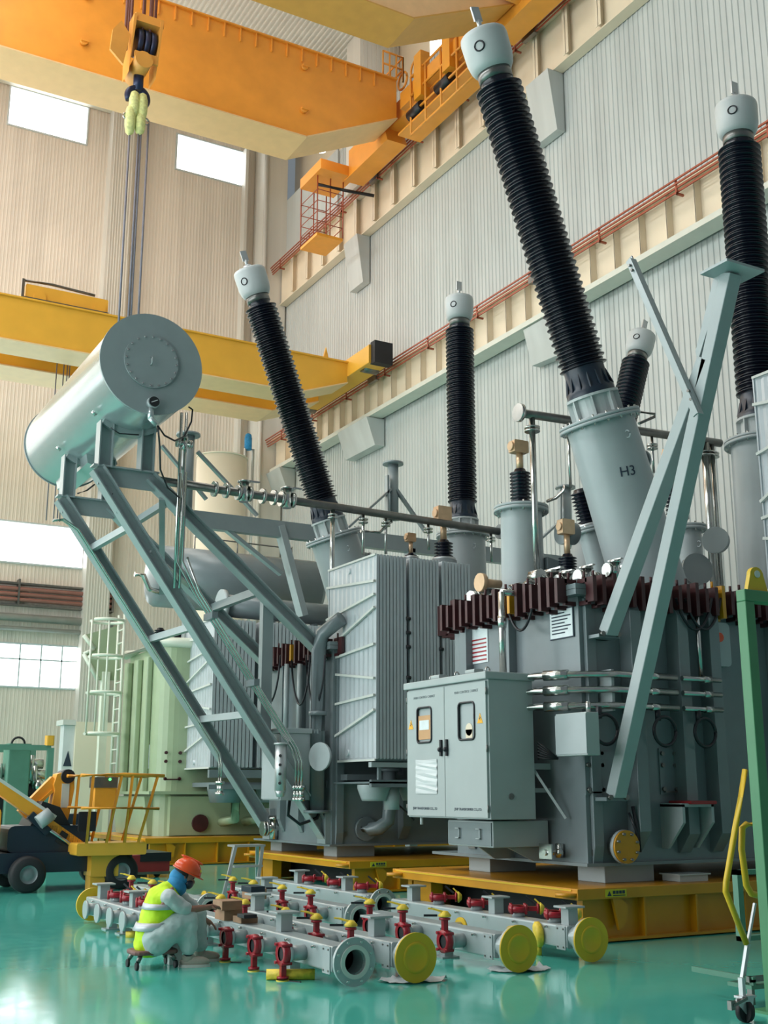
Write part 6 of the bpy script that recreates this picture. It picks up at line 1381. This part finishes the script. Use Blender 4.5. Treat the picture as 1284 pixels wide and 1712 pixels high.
m.prism(pts2, 1, Yg+.03, Yg+.07); m.build('lifting_lug', 'flange_yellow', grf); MB().cyl((c.x+.015, Yg+.02, c.z), (c.x+.015, Yg+.03, c.z), .03, 14).build('lug_hole', 'white_panel', grf)
stp = thing('access_steps', 'rolling green access steps with yellow handrails and a caster at the right edge', 'steps', (6.6, 6.9, 0))
Yh = 7.0
def hp_(px, py): return PY(Yh, px, py)
MB().tube([hp_(1246, 1287), hp_(1230, 1380), hp_(1214, 1475), hp_(1213, 1490), hp_(1248, 1578)], .024, 8).build('handrail', 'flange_yellow', stp)
MB().tube([hp_(1262, 1378), hp_(1248, 1378), hp_(1241, 1384), hp_(1240, 1420), hp_(1248, 1480), hp_(1256, 1494), hp_(1272, 1498)], .026, 8).build('handrail', 'flange_yellow', stp)
MB().beam(hp_(1250, 1578), hp_(1240, 1645), .03, .03).beam(hp_(1250, 1578), hp_(1262, 1510), .02, .02).build('stringer', 'aluminium', stp)
a = hp_(1240, 1645); MB().box((a.x, Yh-.1, a.z-.03), (a.x+.6, Yh+.15, a.z+.0)).build('tread', 'green_machine', stp)
MB().box((a.x, Yh-.1, a.z-.14), (a.x+.03, Yh-.05, a.z-.03)).box((a.x, Yh-.08, .18), (a.x+.6, Yh-.05, .22)).build('base_rail', 'dark_steel', stp)
for px, py0, py1 in ((1232, 1455, 1575),): q0_ = PY(7.5, px, py0); q1_ = PY(7.5, px, py1); MB().box((q0_.x, 7.5, q1_.z), (q0_.x+.06, 7.56, q0_.z)).box((q0_.x, 7.5, q0_.z-.04), (q0_.x+.6, 7.56, q0_.z)).box((q0_.x, 7.5, q1_.z), (q0_.x+.6, 7.56, q1_.z+.04)).build('rear_frame', 'green_machine', stp)
c = PZ(.06, 1246, 1694)
MB().box((a.x+.02, Yh-.1, .18), (a.x+.05, 7.56, .22)).box((a.x+.02, Yh-.1, .2), (a.x+.05, Yh-.06, a.z)).build('side_rail', 'green_machine', stp)
cs = MB().cyl((c.x-.02, c.y, .075), (c.x+.02, c.y, .075), .0751, 24).cyl((c.x, c.y-.022, .075), (c.x, c.y+.022, .075), .075, 24).build('caster', 'rubber', stp)
MB().prism([(c.x-.02, .06), (c.x+.035, .06), (c.x+.06, .17), (c.x-.11, .17), (c.x-.11, .15)], 1, c.y-.035, c.y-.025).prism([(c.x-.02, .06), (c.x+.035, .06), (c.x+.06, .17), (c.x-.05, .17)], 1, c.y+.025, c.y+.035).box((c.x-.06, c.y-.04, .165), (c.x+.08, c.y+.04, .18)).build('caster_fork', 'aluminium', cs)
MB().beam((c.x-.16, c.y-.03, .13), (c.x-.02, c.y-.03, .17), .05, .02).box((c.x-.18, c.y-.05, .10), (c.x-.14, c.y-.01, .16)).build('brake_pedal', 'dark_steel', cs)
MB().box((c.x-.03, c.y-.02, .18), (c.x+.0, c.y+.02, .3)).build('stem', 'aluminium', cs)
# ------------------------------------------------------------------ small things
s_ = thing('wooden_block', 'pale pink timber tray lying on the nearest yellow base right of the skid', 'block', (10.6, 10.7, .575))
a = PY(10.75, 1155, 1460); MB().rbox((a.x-.22, 10.7, .577), (a.x+.22, 11.0, .66), .01, 1).box((a.x-.25, 10.68, .65), (a.x+.25, 11.02, .665)).build('tray', 'cap_paint', s_)

q = PX(21.3, 438, 428); eb = MB().rbox((21.1, q.y-.4, q.z-.35), (21.6, q.y+.4, q.z+.35), .04, 2).build('switch_box', 'clamp_red', None); tag(eb, 'dark maroon switch box at the far end of the upper runway rails', 'box')
MB().box((21.55, q.y-.1, q.z-.05), (21.9, q.y+.1, q.z+.05)).build('bracket', 'dark_steel', None).parent = None
b_ = bpy.data.objects[[o.name for o in bpy.data.objects if o.name.startswith('bracket') and o.parent is None][0]]; b_.parent = eb
